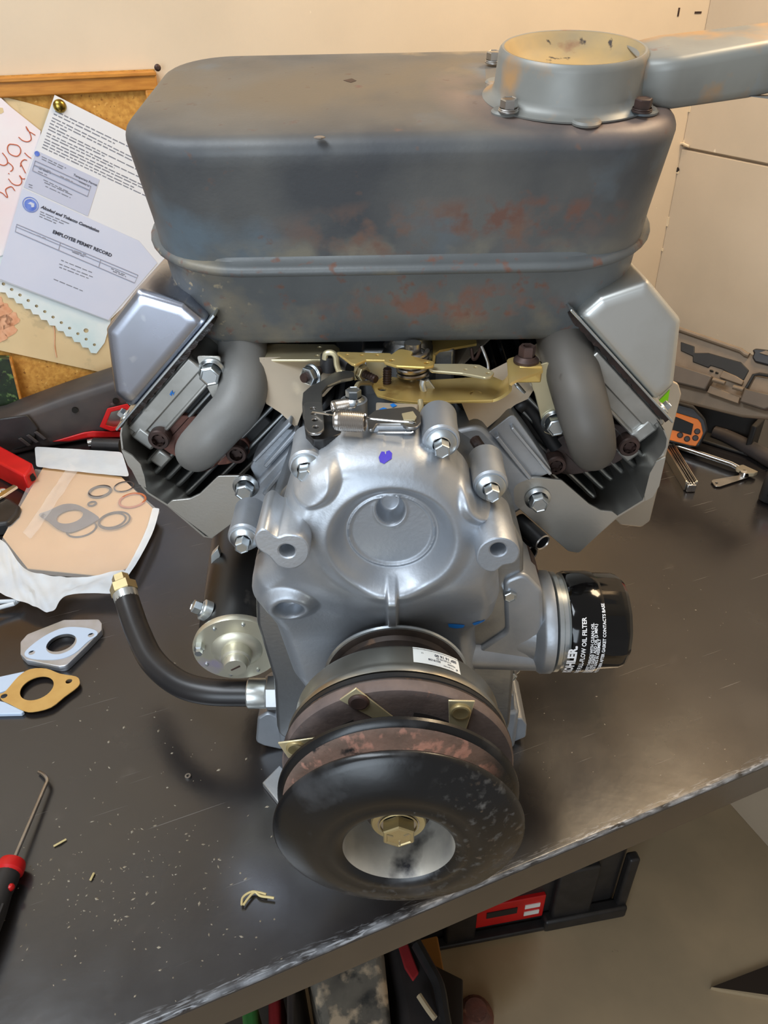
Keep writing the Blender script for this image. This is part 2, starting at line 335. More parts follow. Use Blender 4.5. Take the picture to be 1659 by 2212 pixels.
m_goldbolt = M('brass_plated_bolt', (.50, .40, .20), (.40, .31, .16), 60, .38, me=.7)
m_filter = M('gloss_black_paint', rgb(8, 8, 9), None, r=.1, spec=.35, coat=.15)
m_print = M('white_print', rgb(236, 236, 238), None, r=.5)
m_label = M('white_label', rgb(232, 234, 230), None, r=.4)
m_starter = M('satin_black_paint', rgb(20, 19, 19), rgb(26, 25, 24), 30, .36, spots=((rgb(62, 58, 54), 34, .66, .76),))
m_cap = M('zinc_cap', (.70, .67, .55), (.60, .56, .42), 22, .34, .44, me=.8, spots=(((.56, .50, .60), 30, .58, .68), ((.34, .26, .14), 40, .66, .72, .5)))
m_hose = M('black_hose', rgb(34, 33, 34), rgb(46, 43, 42), 24, .34)
m_fit = M('pale_fitting', (.72, .75, .73), None, r=.3, me=.8)
m_bluemark = M('blue_marker', rgb(24, 110, 190), None, r=.5)
m_purple = M('purple_marker', rgb(64, 50, 170), None, r=.5)
m_green = M('lime_sticker', rgb(150, 232, 20), None, r=.5)
m_bag = M('clear_bag', (.97, .97, .97), None, r=.12, trans=.0, alpha=.22, spec=1.0)
m_bagw = M('milky_bag', (.80, .86, .91), (.68, .76, .85), 24, .2, alpha=.80, spec=.9, bump=.3, bsc=60)
m_card = M('tan_card', rgb(206, 170, 126), rgb(196, 160, 116), 12, r=.6)
m_gask = M('grey_gasket', rgb(104, 100, 104), rgb(88, 84, 88), 40, r=.6)
m_oring = M('dark_oring', rgb(70, 62, 60), None, r=.5)
m_orred = M('red_oring', rgb(176, 104, 70), None, r=.5)
m_gpaper = M('ochre_gasket_paper', rgb(206, 164, 94), rgb(196, 152, 84), 60, r=.7)
m_flange = M('stained_alloy', (.62, .66, .74), (.48, .47, .44), 30, .4, .5, me=.8)
m_brightpl = M('pale_blue_plastic', rgb(196, 212, 232), None, r=.35)
m_dust = M('crumbs', rgb(170, 160, 142), rgb(120, 106, 84), 300, r=.8)
m_straw = M('straw', rgb(206, 186, 132), None, r=.6)
m_camo = M('camo_cloth', rgb(132, 126, 114), rgb(92, 88, 82), 24, .8, spots=((rgb(205, 184, 156), 34, .54, .62), (rgb(60, 60, 58), 26, .56, .64)))
m_bagcl = M('dark_bag_cloth', rgb(46, 40, 38), rgb(30, 27, 27), 20, .8)
m_darkb = M('dark_board', rgb(44, 34, 26), None, r=.6)
m_caulk = M('pale_board_edge', rgb(176, 158, 128), None, r=.7)
# ------------------------------------------------------------------ room shell
g = G(); g.prism([uvz(-2.2, -1.6, FLOOR), uvz(WALL_U+.02, -1.6, FLOOR), uvz(WALL_U+.02, WALL_V+.02, FLOOR), uvz(-2.2, WALL_V+.02, FLOOR)], -Z*.03)
floor = g.build('floor', m_floor, kind='structure')
g = G(); g.prism([uvz(-2.2, WALL_V, FLOOR), uvz(WALL_U+.1, WALL_V, FLOOR), uvz(WALL_U+.1, WALL_V, 1.6), uvz(-2.2, WALL_V, 1.6)], V*.05)
wall_back = g.build('wall_back', m_wall, kind='structure')
zj = atright(1580, 341).z      # level of the open joint in the right wall
g = G(); g.prism([uvz(WALL_U+.012, -1.6, FLOOR), uvz(WALL_U+.012, WALL_V, FLOOR), uvz(WALL_U+.012, WALL_V, 1.6), uvz(WALL_U+.012, -1.6, 1.6)], U*.05)
wall_right = g.build('wall_right', m_wall, kind='structure')
for z0, z1 in ((FLOOR, zj-.0022), (zj+.0022, 1.6)):
    g = G(); g.prism([uvz(WALL_U, -1.6, z0), uvz(WALL_U, WALL_V-.0005, z0), uvz(WALL_U, WALL_V-.0005, z1), uvz(WALL_U, -1.6, z1)], U*.0118)
    g.build('panel', m_wall, wall_right, bevel=.0012)
g = G()
for i in range(7):            # filler and torn paper bits in the corner
    z = random.uniform(.12, .62); p = uvz(WALL_U-.001, WALL_V-random.uniform(.001, .004), z)
    g.box(p, (.0014, random.uniform(.004, .010), random.uniform(.004, .02)), U, V, Z)
g.build('seam_filler', m_seam, wall_right, kind='stuff')
g = G(); g.tube([atright(1462, 313, .002), atright(1475, 310, .004), atright(1488, 316, .003)], .0022, 6); g.build('loose_tape', m_seam, wall_right)
for px, py in ((1477, 272), (1464, 367)):
    c = atright(px, py, .0005); g = G(); g.lathe([(0, .0), (.0042, .0), (.0048, .0008), (.003, .0016), (0, .0012)], c, -U, 10); g.build('screw', m_gap, wall_right)
for px, py, a in ((1466, 26, 0), (1508, 27, 1)):
    c = atback(px, py, .0006); g = G(); g.box(c, (.003, .001, .012) if not a else (.014, .001, .003), U, V, Z); g.build('scuff', m_screw, wall_back)
# ------------------------------------------------------------------ workbench (object axes lie along the bench)
EV = (uvz(0, 0, 0)-atz(890, 1975)).dot(V)*-1   # depth coordinate of the front edge
LU, RU = -1.15, WALL_U-.004
bench = thing('workbench', 'dark coated steel workbench standing against the pale walls under the engine', 'workbench', uvz(0, .3, FLOOR))
def bench_mat():
    m = bpy.data.materials.new('dark_coated_steel'); m.use_nodes = True; nt = m.node_tree; N, L = nt.nodes, nt.links; b = N['Principled BSDF']
    tc = N.new('ShaderNodeTexCoord'); sp = N.new('ShaderNodeSeparateXYZ'); L.new(tc.outputs['Object'], sp.inputs[0])
    def noise(sc, det=6, vec=None, dist=0):
        n = N.new('ShaderNodeTexNoise'); n.inputs['Scale'].default_value = sc; n.inputs['Detail'].default_value = det; n.inputs['Distortion'].default_value = dist
        L.new(vec or tc.outputs['Object'], n.inputs['Vector']); return n.outputs[0]
    def mr(v, a, c, x=0, y=1):
        n = N.new('ShaderNodeMapRange'); n.clamp = True; n.inputs[1].default_value = a; n.inputs[2].default_value = c; n.inputs[3].default_value = x; n.inputs[4].default_value = y; L.new(v, n.inputs[0]); return n.outputs[0]
    def mul(a, c):
        n = N.new('ShaderNodeMath'); n.operation = 'MULTIPLY'; L.new(a, n.inputs[0]); L.new(c, n.inputs[1]); return n.outputs[0]
    def mix(f, a, c):
        n = N.new('ShaderNodeMix'); n.data_type = 'RGBA'; L.new(f, n.inputs[0])
        for k, q in ((6, a), (7, c)):
            if isinstance(q, tuple): n.inputs[k].default_value = q
            else: L.new(q, n.inputs[k])
        return n.outputs[2]
    base = mix(mr(noise(7), .35, .65), rgb(37, 34, 34), rgb(30, 28, 29))
    base = mix(mr(noise(40, 8), .64, .80, 0, .35), base, rgb(80, 74, 70))
    # bright rubbed-through steel along the front edge
    edge = mr(sp.outputs[1], EV+.001, EV+.012, 1, 0); ztop = mr(sp.outputs[2], -.0035, -.001, 0, 1)
    mpe = N.new('ShaderNodeMapping'); mpe.inputs['Scale'].default_value = (.16, 1, 1); L.new(tc.outputs['Object'], mpe.inputs[0])
    scr = mr(noise(420, 8, mpe.outputs[0], dist=1.2), .52, .66)
    wear = mul(mul(mr(edge, .2, 1), scr), ztop)
    band = mr(sp.outputs[1], EV+.001, EV+.006, .55, 0); fr = mr(sp.outputs[1], EV-.003, EV-.001, 0, 1)
    band = mul(mul(mul(band, fr), ztop), mr(noise(60), .35, .65))
    mp = N.new('ShaderNodeMapping'); mp.inputs['Rotation'].default_value = (0, 0, .5); mp.inputs['Scale'].default_value = (3, 160, 1); L.new(tc.outputs['Object'], mp.inputs[0])
    s1 = mr(noise(3, 2, mp.outputs[0]), .71, .74, 0, .35)
    base = mix(s1, base, rgb(150, 146, 142)); base = mix(mul(wear, fr), base, rgb(158, 160, 164)); base = mix(band, base, rgb(170, 174, 180))
    L.new(base, b.inputs['Base Color']); L.new(mr(noise(12), .3, .7, .17, .29), b.inputs['Roughness'])
    b.inputs['Specular IOR Level'].default_value = 1.0
    bp = N.new('ShaderNodeBump'); bp.inputs['Strength'].default_value = .04; bp.inputs['Distance'].default_value = .002; L.new(noise(90, 5), bp.inputs['Height']); L.new(bp.outputs[0], b.inputs['Normal'])
    return m
m_bench = bench_mat()
def bench_part(name, boxes, bevel=.003):
    g = G()
    for c, s in boxes: g.box(c, s)
    o = g.build(name, m_bench, kind='structure', bevel=bevel, seg=3); del o['kind']
    o.parent = bench; o.matrix_parent_inverse = Matrix.Translation(-bench.location); o.rotation_euler = (0, 0, PHI); return o
APR = .040
bench_part('benchtop', [(((LU+RU)/2, (EV+WALL_V-.002)/2, -.003), (RU-LU, WALL_V-.002-EV, .006))])
bench_part('front_apron', [(((LU+RU)/2, EV+.0015, -APR/2-.003), (RU-LU, .003, APR-.001))], .001)
bench_part('apron_return', [(((LU+RU)/2, EV+.018, -APR-.0012), (RU-LU, .03, .002))], .0005)
for a in (LU+.06, RU-.06):
    for c in (EV+.10, WALL_V-.06): bench_part('leg', [((a, c, (FLOOR-.006)/2-.0), (.05, .05, -FLOOR-.008))], .003)
# ------------------------------------------------------------------ the engine
CZ = .138                       # crankshaft height above the bench
eng = thing('engine', 'bare grey V-twin engine with rusty muffler and black belt pulley on the workbench', 'engine', (0, .12, 0))
def xz(px, py, y=0.): p = aty(px, py, y); return (p.x, p.z)
def P3(pl, y): return [Vector((a, y, b)) for a, b in pl]
# --- closure plate: a relief of the cast face over a fine grid, walls falling back to the crankcase
OUT = [(815,961),(904,966),(965,990),(1010,1036),(1035,1082),(1078,1108),(1105,1140),(1112,1195),(1082,1235),(1086,1272),(1090,1312),(1078,1362),(1037,1393),(1045,1480),(1010,1600),(860,1640),(700,1600),(620,1500),(581,1397),(553,1352),(531,1308),(541,1255),(580,1215),(592,1160),(606,1110),(628,1040),(660,1000),(730,966)]
poly = np.array([tuple(q) for q in fillet([xz(*p) for p in OUT], .016, 4)])
def sdf(px, pz):
    d = np.full(px.shape, 1e9); ins = np.zeros(px.shape, bool); n = len(poly)
    for i in range(n):
        ax_, az_ = poly[i-1]; bx, bz = poly[i]; ex, ez = bx-ax_, bz-az_; wx, wz = px-ax_, pz-az_
        t = np.clip((wx*ex+wz*ez)/(ex*ex+ez*ez+1e-12), 0, 1); d = np.minimum(d, (wx-ex*t)**2+(wz-ez*t)**2)
        c = (az_ > pz) != (bz > pz)
        if abs(ez) > 1e-12: ins ^= c & (px < ex*(pz-az_)/ez+ax_)
    d = np.sqrt(d); return np.where(ins, d, -d)
def sst(a, b, x): t = np.clip((x-a)/(b-a), 0, 1); return t*t*(3-2*t)
st = .00085
gx = np.arange(-.118, .108, st); gz = np.arange(.07, .345, st); PX, PZ = np.meshgrid(gx, gz)
D = sdf(PX, PZ)
def rad(px, py): x, z = xz(px, py); return np.hypot(PX-x, PZ-z)
Rr = .015; t = np.clip(D/Rr, 0, 1); H = -.026*(1-np.sqrt(1-(1-t)**2))
c0 = rad(845, 1148); H += .011*sst(.094, .050, c0) + .003*np.cos(np.clip(c0/.06, 0, 1)*math.pi)*0
ring = rad(846, 1143); H += .0035*sst(.052, .040, ring)*1.0
H -= .013*sst(.0405, .0268, ring)                                       # bowl round the crankshaft boss
H += .0019*np.exp(-((ring-.0268)/.0010)**2)                             # bright turned edge of its floor
hx, hz = xz(843, 1098); hh = np.hypot(PX-hx, (PZ-hz)*.8); H -= .011*sst(.0094, .0056, hh); H += .0008*np.exp(-((hh-.0096)/.0012)**2)
rx0, rz0 = xz(846, 1236); rx1, rz1 = xz(846, 1420); tt = np.clip((rz0-PZ)/(rz0-rz1), 0, 1)
rw = np.abs(PX-rx0); wide = .0038+.0010*tt
H += (.006*sst(wide, wide*.62, rw)+.006*sst(.03, .006, rw)*(1-tt)*.9)*sst(-.004, .010, rz0-PZ)*np.where(PZ < rz0+.01, 1, 0)
dm = rad(625, 1313); H += .0065*sst(.0215, .0125, dm) - .013*sst(.0108, .0064, dm)
for px, py, r, h in ((640, 1130, .02, .004), (1055, 1300, .03, .0035), (1040, 1370, .016, .004), (570, 1290, .022, .003), (700, 1360, .03, -.003), (930, 1330, .035, -.003), (1000, 1225, .03, .002)):
    q = rad(px, py); H += h*np.exp(-(q/r)**2)
for px, py in ((663, 1012), (1060, 1058)):
    q = rad(px, py); H += .010*sst(.022, .013, q)*np.clip(D/.004, 0, 1)
H -= .0125*sst(.240, .166, PZ)                                             # the face falls back below the boss
keep = D > -.0001
pad_ = np.pad(keep, 1); nb = np.ones(keep.shape, bool)
for i_ in (0, 1, 2):
    for j_ in (0, 1, 2): nb &= pad_[i_:i_+keep.shape[0], j_:j_+keep.shape[1]]
lip = keep & ~nb                                                # walk the rim vertices onto the outline
gyy, gxx = np.gradient(D, st); nn_ = np.hypot(gxx, gyy)+1e-9
PX = np.where(lip, PX-gxx/nn_*D, PX); PZ = np.where(lip, PZ-gyy/nn_*D, PZ); H = np.where(lip, -.027, H)
idx = -np.ones(PX.shape, int); idx[keep] = np.arange(keep.sum()); H = np.maximum(H, -.027)
vs = np.stack([PX[keep], -H[keep], PZ[keep]], 1)
fs = []; R_, C_ = PX.shape
a_, b_, c_, d_ = idx[:-1, :-1], idx[:-1, 1:], idx[1:, 1:], idx[1:, :-1]
ok = (a_ >= 0) & (b_ >= 0) & (c_ >= 0) & (d_ >= 0)
fs = np.stack([a_[ok], b_[ok], c_[ok], d_[ok]], 1).tolist()
g = G(); g.v = [Vector(v) for v in vs]; g.f = [tuple(f) for f in fs]
cover = g.build('closure_plate', m_alu, eng, ang=80)
def boss(px, py, y0, y1, r, mat=None, parent=None, name='bolt_boss', flare=.0):
    p = aty(px, py, y0); g = G(); g.lathe([(0, 0), (r-.0012, 0), (r, .0012), (r, (y1-y0)*.6), (r+flare, y1-y0)], p, Y, 32); return g.build(name, mat or m_alu, parent or cover, ang=40)
B0 = [(662, 1008, .004, .0108), (953, 955, .008, .0112), (1060, 1050, .006, .0108), (527, 1162, .020, .0110), (1098, 1268, .030, .0105), (1100, 1440, .040, .0105)]
for px, py, y, r in B0:
    boss(px, py, y, y+.032, r, flare=.0006); bolt(cover, aty(px, py+2, y), -Y, .0092, .0050, .0085, m_zinc, ph=random.random())
def lug(pts, y0, y1, hole, r, name='mounting_lug'):
    pl = spline([Vector((*xz(*p, y0), 0)) for p in pts], 4, True); pl = [(q.x, q.y) for q in pl]
    h = xz(*hole, y0); g = G(); plate(g, pl, [circ(h[0], h[1], r, 24)], y1-y0, (0, (y0+y1)/2, 0), X, Z, bev=.0012)
    o = g.build(name, m_machined if 0 else m_alu, cover, ang=40)
    g = G(); g.lathe([(r*.99, 0), (r*.99, .016), (0, .016)], aty(hole[0], hole[1], y0+.001), Y, 20); g.build('hole', m_aludk, o); return o
lug([(553,1165),(560,1150),(572,1146),(586,1157),(601,1163),(621,1158),(648,1162),(664,1182),(660,1208),(635,1226),(603,1221),(583,1200),(560,1184)], -.030, .012, (620, 1190), .0058)
lug([(1033,1207),(1042,1180),(1072,1165),(1102,1170),(1119,1190),(1111,1213),(1085,1220),(1067,1233),(1045,1228)], -.028, .02, (1076, 1187), .0058)
# machined faces of the lugs are slightly darker; marker pen marks on the casting
def relief_y(px, py):
    x, z = xz(px, py); i = int(round((z-gz[0])/st)); j = int(round((x-gx[0])/st)); return -H[i, j]
def mark(pts, mat, name='pen_mark'):
    cx = sum(p[0] for p in pts)/len(pts); cy = sum(p[1] for p in pts)/len(pts); vs = []
    for p in [(cx, cy)]+pts:
        x, z = xz(*p); vs.append(Vector((x, relief_y(*p)-.0006, z)))
    g = G(); n = len(pts); g.add(vs, [(0, i+1, (i+1) % n+1) for i in range(n)]); return g.build(name, mat, cover, ang=80)
mark([(818, 979), (824, 973), (833, 974), (841, 972), (847, 975), (846, 981), (838, 983), (830, 987), (821, 985)], m_purple)
mark([(970, 1371), (985, 1369), (1006, 1366), (1003, 1374), (988, 1380), (972, 1379)], m_bluemark)
mark([(1022, 1358), (1034, 1352), (1050, 1351), (1048, 1357), (1036, 1361), (1026, 1364)], m_bluemark)
# --- crankcase block, sump and feet
def outl(pl, y, r=.01): return [(q.x, q.y) for q in fillet([xz(*p, y) for p in pl], r, 4)]
cc = outl([(640,1010),(960,985),(1080,1060),(1125,1150),(1125,1300),(1105,1420),(1095,1560),(604,1570),(596,1440),(560,1320),(556,1190),(580,1120),(612,1040)], .04, .015)
g = G(); g.prism(P3(cc, .0255), (0, .21, 0)); case = g.build('crankcase', m_aludk, eng, bevel=.003)
ct = [(q.x, q.y) for q in fillet([(-.066, .20), (-.116, .240), (-.062, .300), (-.03, .292), (.03, .292), (.062, .300), (.116, .240), (.066, .20)], .012, 4)]
g = G(); g.prism(P3(ct, .092), (0, .13, 0)); deck = g.build('cylinder_deck', m_alu, eng, bevel=.003)
for pts in ([(646,930),(606,925),(552,985),(540,1010),(566,1060),(600,1120),(650,1060)], [(1036,950),(1108,892),(1150,950),(1195,1020),(1140,1040),(1112,1060),(1112,1110),(1062,1020)]):
    g = G(); g.prism(P3([(q.x, q.y) for q in fillet([xz(*p, .096) for p in pts], .004, 3)], .096), (0, .02, 0)); g.build('cylinder_casting', m_alu, deck, bevel=.003)
for y_, pa, pb, w_ in ((.090, (628,915), (548,998), .0014), (.089, (640,935), (572,1010), .0016), (.088, (640,980), (570,1070), .0016), (.090, (1106,925), (1190,1026), .0014), (.089, (1074,945), (1146,1036), .0016)):
    a, b = aty(*pa, y_), aty(*pb, y_); d_ = (b-a).normalized(); e_ = Vector((-d_.z, 0, d_.x))
    g = G(); g.prism([a+e_*w_, a-e_*w_, b-e_*w_, b+e_*w_], (0, .012, 0)); g.build('casting_rib', m_alu, deck, bevel=.0009, seg=3)
fl = [(552,1604),(556,1552),(578,1538),(606,1552),(640,1560),(640,1622),(606,1620),(570,1612)]
g = G(); pl = outl(fl, .046, .006); g.prism(P3([(a, max(b, .0006)) for a, b in pl], .046), (0, .05, 0)); g.build('mounting_foot', m_alu, eng, bevel=.002)
fr = [(1060,1570),(1060,1495),(1110,1490),(1112,1552),(1128,1552),(1138,1566),(1136,1592),(1108,1604),(1080,1606)]
g = G(); pl = outl(fr, .052, .004); g.prism(P3([(a, max(b, .0006)) for a, b in pl], .052), (0, .05, 0)); g.build('mounting_foot', m_alu, eng, bevel=.002)
g = G(); pl = outl([(1084,1500),(1110,1500),(1112,1535),(1086,1535)], .047, .003); g.prism(P3(pl, .047), (0, .03, 0)); g.build('casting_rib', m_alu, eng, bevel=.0015)
g = G(); g.prism([Vector((-.105, .045, .0)), Vector((.105, .045, 0)), Vector((.105, .27, 0)), Vector((-.105, .27, 0))], (0, 0, .05)); g.build('oil_sump', m_alu, eng, bevel=.004)
fp = [atz(*p, .006) for p in ((566,1690),(604,1652),(640,1690),(640,1760),(602,1735))]
g = G(); g.prism([Vector((p.x, p.y, .006)) for p in fp], (0, 0, -.006)); g.build('foot_plate', m_machined, eng, bevel=.001)
# --- oil filter and its adapter
FC = Vector((aty(1278, 1341, .05).x, .05, aty(1278, 1341, .05).z)); FX0 = aty(1184, 1338, .05).x; FX1 = aty(1340, 1343, .05).x; FR = .0392
ad = Vector((0, .05, FC.z))
g = G(); g.lathe([(.026, .080), (.028, .090), (.029, .098), (.031, .104), (.0385, .1085), (.0400, .1105), (.0400, FX0-.001), (0, FX0-.001)], ad, X, 48)
ol = g.build('filter_adapter', m_alu, eng, ang=40)
g = G(); pl = outl([(1085,1240),(1130,1222),(1168,1262),(1172,1400),(1160,1420),(1020,1425),(1030,1390),(1090,1350)], .03, .008); g.prism(P3(pl, .022), (0, .05, 0)); g.build('adapter_casting', m_alu, ol, bevel=.005, seg=3)
g = G(); a, b = aty(985, 1405, .03), aty(1185, 1412, .035); g.tube([a, b], .0135, 24); g.build('adapter_pipe', m_alu, ol)
g = G(); pl = outl([(1128,1216),(1150,1212),(1164,1236),(1150,1254),(1130,1240)], .05, .002); g.prism(P3(pl, .05), (0, .02, 0)); g.build('rusty_clip', m_screw, ol, bevel=.001)
fo = Vector((FX0, .05, FC.z)); L_ = FX1-FX0
g = G(); g.lathe([(0, 0), (.037, 0), (.0388, .0012), (.0388, .0042), (.0362, .0055), (.0362, .0085), (.0382, .0095)], fo, X, 64); fb = g.build('filter_base_ring', m_zinc, eng, ang=40)
prof = [(.0380, .0095), (FR, .012), (FR, L_*.52)]
g = G(); g.lathe(prof+[(FR*.985, L_*.58)], fo, X, 64, cap0=True)
oil = g.build('oil_filter', m_filter, eng, ang=40, label='gloss black oil filter can with white print')
rings = []; n = 60                # the fluted end
for h, k, fl_ in ((L_*.575, .985, .2), (L_*.62, .98, 1), (L_*.86, .965, 1), (L_*.93, .93, 1), (L_*.98, .86, .8), (L_, .76, .4), (L_*1.0, .3, 0)):
    ring_ = []
    for i in range(n):
        a = 2*math.pi*i/n; s = (a/(2*math.pi/14)) % 1; flat_ = math.cos(math.pi/14)/math.cos((s-.5)*2*math.pi/14)
        r = FR*k*(1-fl_+fl_*flat_*.992); ring_.append(fo+X*h+Vector((0, math.cos(a)*r, math.sin(a)*r)))
    rings.append(ring_)
g = G(); g.loft(rings); g.build('fluted_end', m_filter, oil, ang=18)
def wrap(s, size, x, a_start, bold=0):
    """print running up the near side of the can: text x goes round, text y goes to -X"""
    vs, fs = text_mesh(s, size, 0, bold); g = G(); rr = FR+.00025; out = []
    for v in vs:
        a = a_start - v.x/rr; out.append(Vector((x-v.y, .05-math.cos(a)*rr, FC.z-math.sin(a)*rr)))
    g.add(out, fs); g.build('lettering', m_print, oil, ang=80)
def ang_of(px, py):   # angle below the near horizontal of the can surface under a pixel
    best = None
    d = ray(px, py); o = CAM-Vector((0, .05, FC.z)); A = d.y**2+d.z**2; B = o.y*d.y+o.z*d.z; Cc = o.y**2+o.z**2-FR**2
    tq = (-B-math.sqrt(max(B*B-A*Cc, 0)))/A; p = CAM+d*tq; return p.x, math.atan2(-(p.z-FC.z), -(p.y-.05))
for s, size, bold, q in (('KOHLER.', .0086, .0004, (1241, 1433)), ('GENUINE FULL-FLOW OIL FILTER', .0046, .00012, (1257, 1441)), ('1. LUBRICATE GASKET THREADS WITH CLEAN OIL', .0030, .00008, (1272, 1442)), ('2. REPLACE FILTER AND GASKET ADD OIL (2 MIN.)', .0030, .00008, (1279, 1442)), ('3. START CHECK FOR LEAKS IN ASSEMBLY', .0030, .00008, (1286, 1442)), ('4. TURN 3/4 TO 1 TURN AFTER GASKET CONTACTS BASE', .0032, .00008, (1297, 1442))):
    x, a = ang_of(*q); wrap(s, size, x, {'K': .60, 'G': .92}.get(s[0], 1.02), bold)
# --- starter motor
SC = aty(512, 1402, .05); sd = (aty(492, 1165, .17)-SC); sd = Vector((sd.x, sd.y, sd.z)).normalized(); sd = Vector((sd.x*.45, sd.y, sd.z*.3)).normalized()
g = G(); g.lathe([(0, .004), (.031, .004), (.032, .006), (.032, .13), (.029, .135), (0, .135)], SC, sd, 48); star = g.build('starter_motor', m_starter, eng, ang=40)
g = G(); g.lathe([(0, -.004), (.006, -.004), (.012, -.0045), (.019, -.0025), (.0205, -.001), (.0345, -.001), (.0352, .001), (.0345, .005), (0, .005)], SC, sd, 56); cap = g.build('end_cap', m_cap, star, ang=30)
g = G(); g.lathe([(.0122, -.003), (.0118, -.012), (.0105, -.0135), (.0096, -.0135), (.0090, -.0190), (.0086, -.0198), (0, -.0198)], SC, sd, 32); g.build('bearing_hub', m_cap, star, ang=30)
g = G(); g.box(SC-sd*.0199, (.0085, .0006, .0014), X*.86+Z*.5, Y, Z*.86-X*.5); g.build('slot_mark', m_screw, star)
e1 = (X-sd*X.dot(sd)).normalized(); e2 = sd.cross(e1)
for i in range(8):
    a = .3+i*math.pi/4; c = SC+(e1*math.cos(a)+e2*math.sin(a))*.0295; g = G()
    if i in (4,): g.lathe([(.0042, -.001), (.0042, -.006), (.0030, -.007), (.0030, -.010), (0, -.010)], c, sd, 6)
    else: g.ball(c-sd*.0012, .0017, 8)
    g.build('rivet', m_zinc, star)
sp0 = aty(452, 1322, .068); g = G(); g.lathe([(.0085, .0), (.0085, .006), (.006, .007)], sp0, (-.75, -.1, .55), 20, cap0=True, cap1=True); st_ = g.build('terminal_collar', m_fit, star)
bolt(star, sp0+Vector((-.75, -.1, .55)).normalized()*.006, (-.75, -.1, .55), .0068, .0055, .007, m_zinc, 'terminal_nut')
g = G(); g.box(sp0+Vector((.006, .004, -.006)), (.012, .018, .014)); g.build('terminal_block', m_black, star, bevel=.002)
g = G(); g.prism([aty(*p, .13) for p in ((456,1200),(470,1185),(476,1200),(462,1238),(456,1240))], (0, .006, 0)); g.build('cable_tab', m_fit, star, bevel=.0005)
# --- oil drain hose
hz = .062
hp = [aty(640,1497,.05), aty(600,1497,.05), aty(540,1497,.05), aty(450,1494,.052), aty(385,1475,.062), aty(330,1428,.085), aty(300,1370,.112), aty(282,1320,.135), aty(268,1275,.155)]
hs = spline(hp, 8)
def seg(pts, a, b): n = len(pts)-1; return [pts[i] for i in range(int(a*n), int(b*n)+1)]
g = G(); g.tube(seg(hs, .24, .975), .0112, 20); hose = g.build('drain_hose', m_hose, eng)
p = hp; d = (hp[2]-hp[0]).normalized()
def on(px): return hp[0]+d*((hp[0].x-aty(px, 1497, .05).x)/-d.x if d.x < 0 else 0)
q = [aty(v_, 1497, .05) for v_ in (643, 618, 577, 536)]
g = G(); g.lathe([(.0125, 0), (.0128, .002), (.0128, (q[1]-q[0]).length)], q[0], q[1]-q[0], 28, cap0=True, cap1=True); g.build('fitting_collar', m_fit, hose)
g = G(); g.lathe([(.0140, 0), (.0148, .001), (.0148, (q[2]-q[1]).length-.001), (.0140, (q[2]-q[1]).length)], q[1], q[2]-q[1], 6, cap0=True, cap1=True, phase=.5); g.build('fitting_hex', m_machined, hose, ang=25)
g = G(); g.lathe([(.0122, 0), (.0128, .001), (.0128, (q[3]-q[2]).length-.001), (.0120, (q[3]-q[2]).length)], q[2], q[3]-q[2], 28, cap0=True, cap1=True); g.build('crimp_sleeve', m_fit, hose)
ed = (hs[-1]-hs[-4]).normalized(); e0 = hs[-1]-ed*.012
g = G(); g.lathe([(.0112, 0), (.0115, .008)], e0, ed, 24, cap0=True, cap1=True); g.build('white_collar', m_fit, hose)
g = G(); g.lathe([(.0118, .008), (.0126, .009), (.0126, .018), (.0115, .019), (.008, .019), (.008, .028), (0, .028)], e0, ed, 6); g.build('brass_cap', m_goldbolt, hose, ang=25)
# --- electric clutch and belt pulley on the crankshaft (lathe heights run from the cover towards the viewer)
AX = Vector((0, 0, CZ)); FWD = -Y
KS = {'clutch_coil_housing': 1.055, 'rotor_rim': 1.05, 'armature_plate': 1.05, 'friction_edge': 1.045, 'belt_pulley': 1.02, 'pulley_groove': 1.02, 'rear_flange': 1.02}
def ring(name, prof, mat, parent, n=96, ang=35):
    k_ = KS.get(name, 1); prof = [(r*k_, h) for r, h in prof]; g = G(); g.lathe(prof, AX, FWD, n); return g.build(name, mat, parent, ang=ang)
g = G(); g.cyl(AX, AX+FWD*.115, .0127, n=32); shaft = g.build('crankshaft', m_steel, eng)
coll = ring('rear_collar', [(0, -.004), (.0515, -.004), (.0525, -.0025), (.0525, -.0010), (.051, .0002), (.0475, .0012), (.0455, .004), (.0455, .020), (.049, .0250), (.0520, .027), (.0525, .0285), (.051, .030), (.03, .030)], m_collar, eng)
ring('collar_rim', [(.0515, -.0038), (.0532, -.0034), (.0536, -.0022), (.0528, -.0008), (.0512, -.0002)], m_zinc, coll)
ring('collar_rim', [(.0510, .0262), (.0530, .0266), (.0535, .0278), (.0528, .0294), (.050, .0300)], m_zinc, coll)
coil = ring('clutch_coil_housing', [(0, .0305), (.060, .0305), (.0645, .0322), (.0664, .0355), (.0670, .0480), (.0685, .0520), (.0700, .0555), (.0696, .0585), (.064, .0585), (0, .0585)], m_coil, eng)
ring('rotor_rim', [(.062, .0587), (.0690, .0590), (.0706, .0605), (.0706, .0635), (.0690, .0650), (.06, .0650)], m_void, coil)
arm = ring('armature_plate', [(.060, .0660), (.0706, .0662), (.0716, .0674), (.0716, .0735), (.0706, .0750), (.030, .0750), (.03, .070)], m_arm, eng)
ring('friction_edge', [(.0690, .0652), (.0716, .0655), (.0722, .0668), (.0716, .0682), (.069, .0690)], m_collar, arm)
for a0, a1, r in ((.55, 1.25, .0545), (1.55, 2.75, .0545), (1.75, 2.5, .047), (.7, 1.3, .047), (3.3, 4.2, .054), (4.9, 5.8, .054)):
    g = G(); g.lathe([(r-.0016, .0747), (r-.0016, .0753), (r+.0016, .0753), (r+.0016, .0747)], AX, FWD, 30, ref=(1, 0, 0), a0=-a1, a1=-a0); g.build('slot', m_armdk, arm, ang=20)
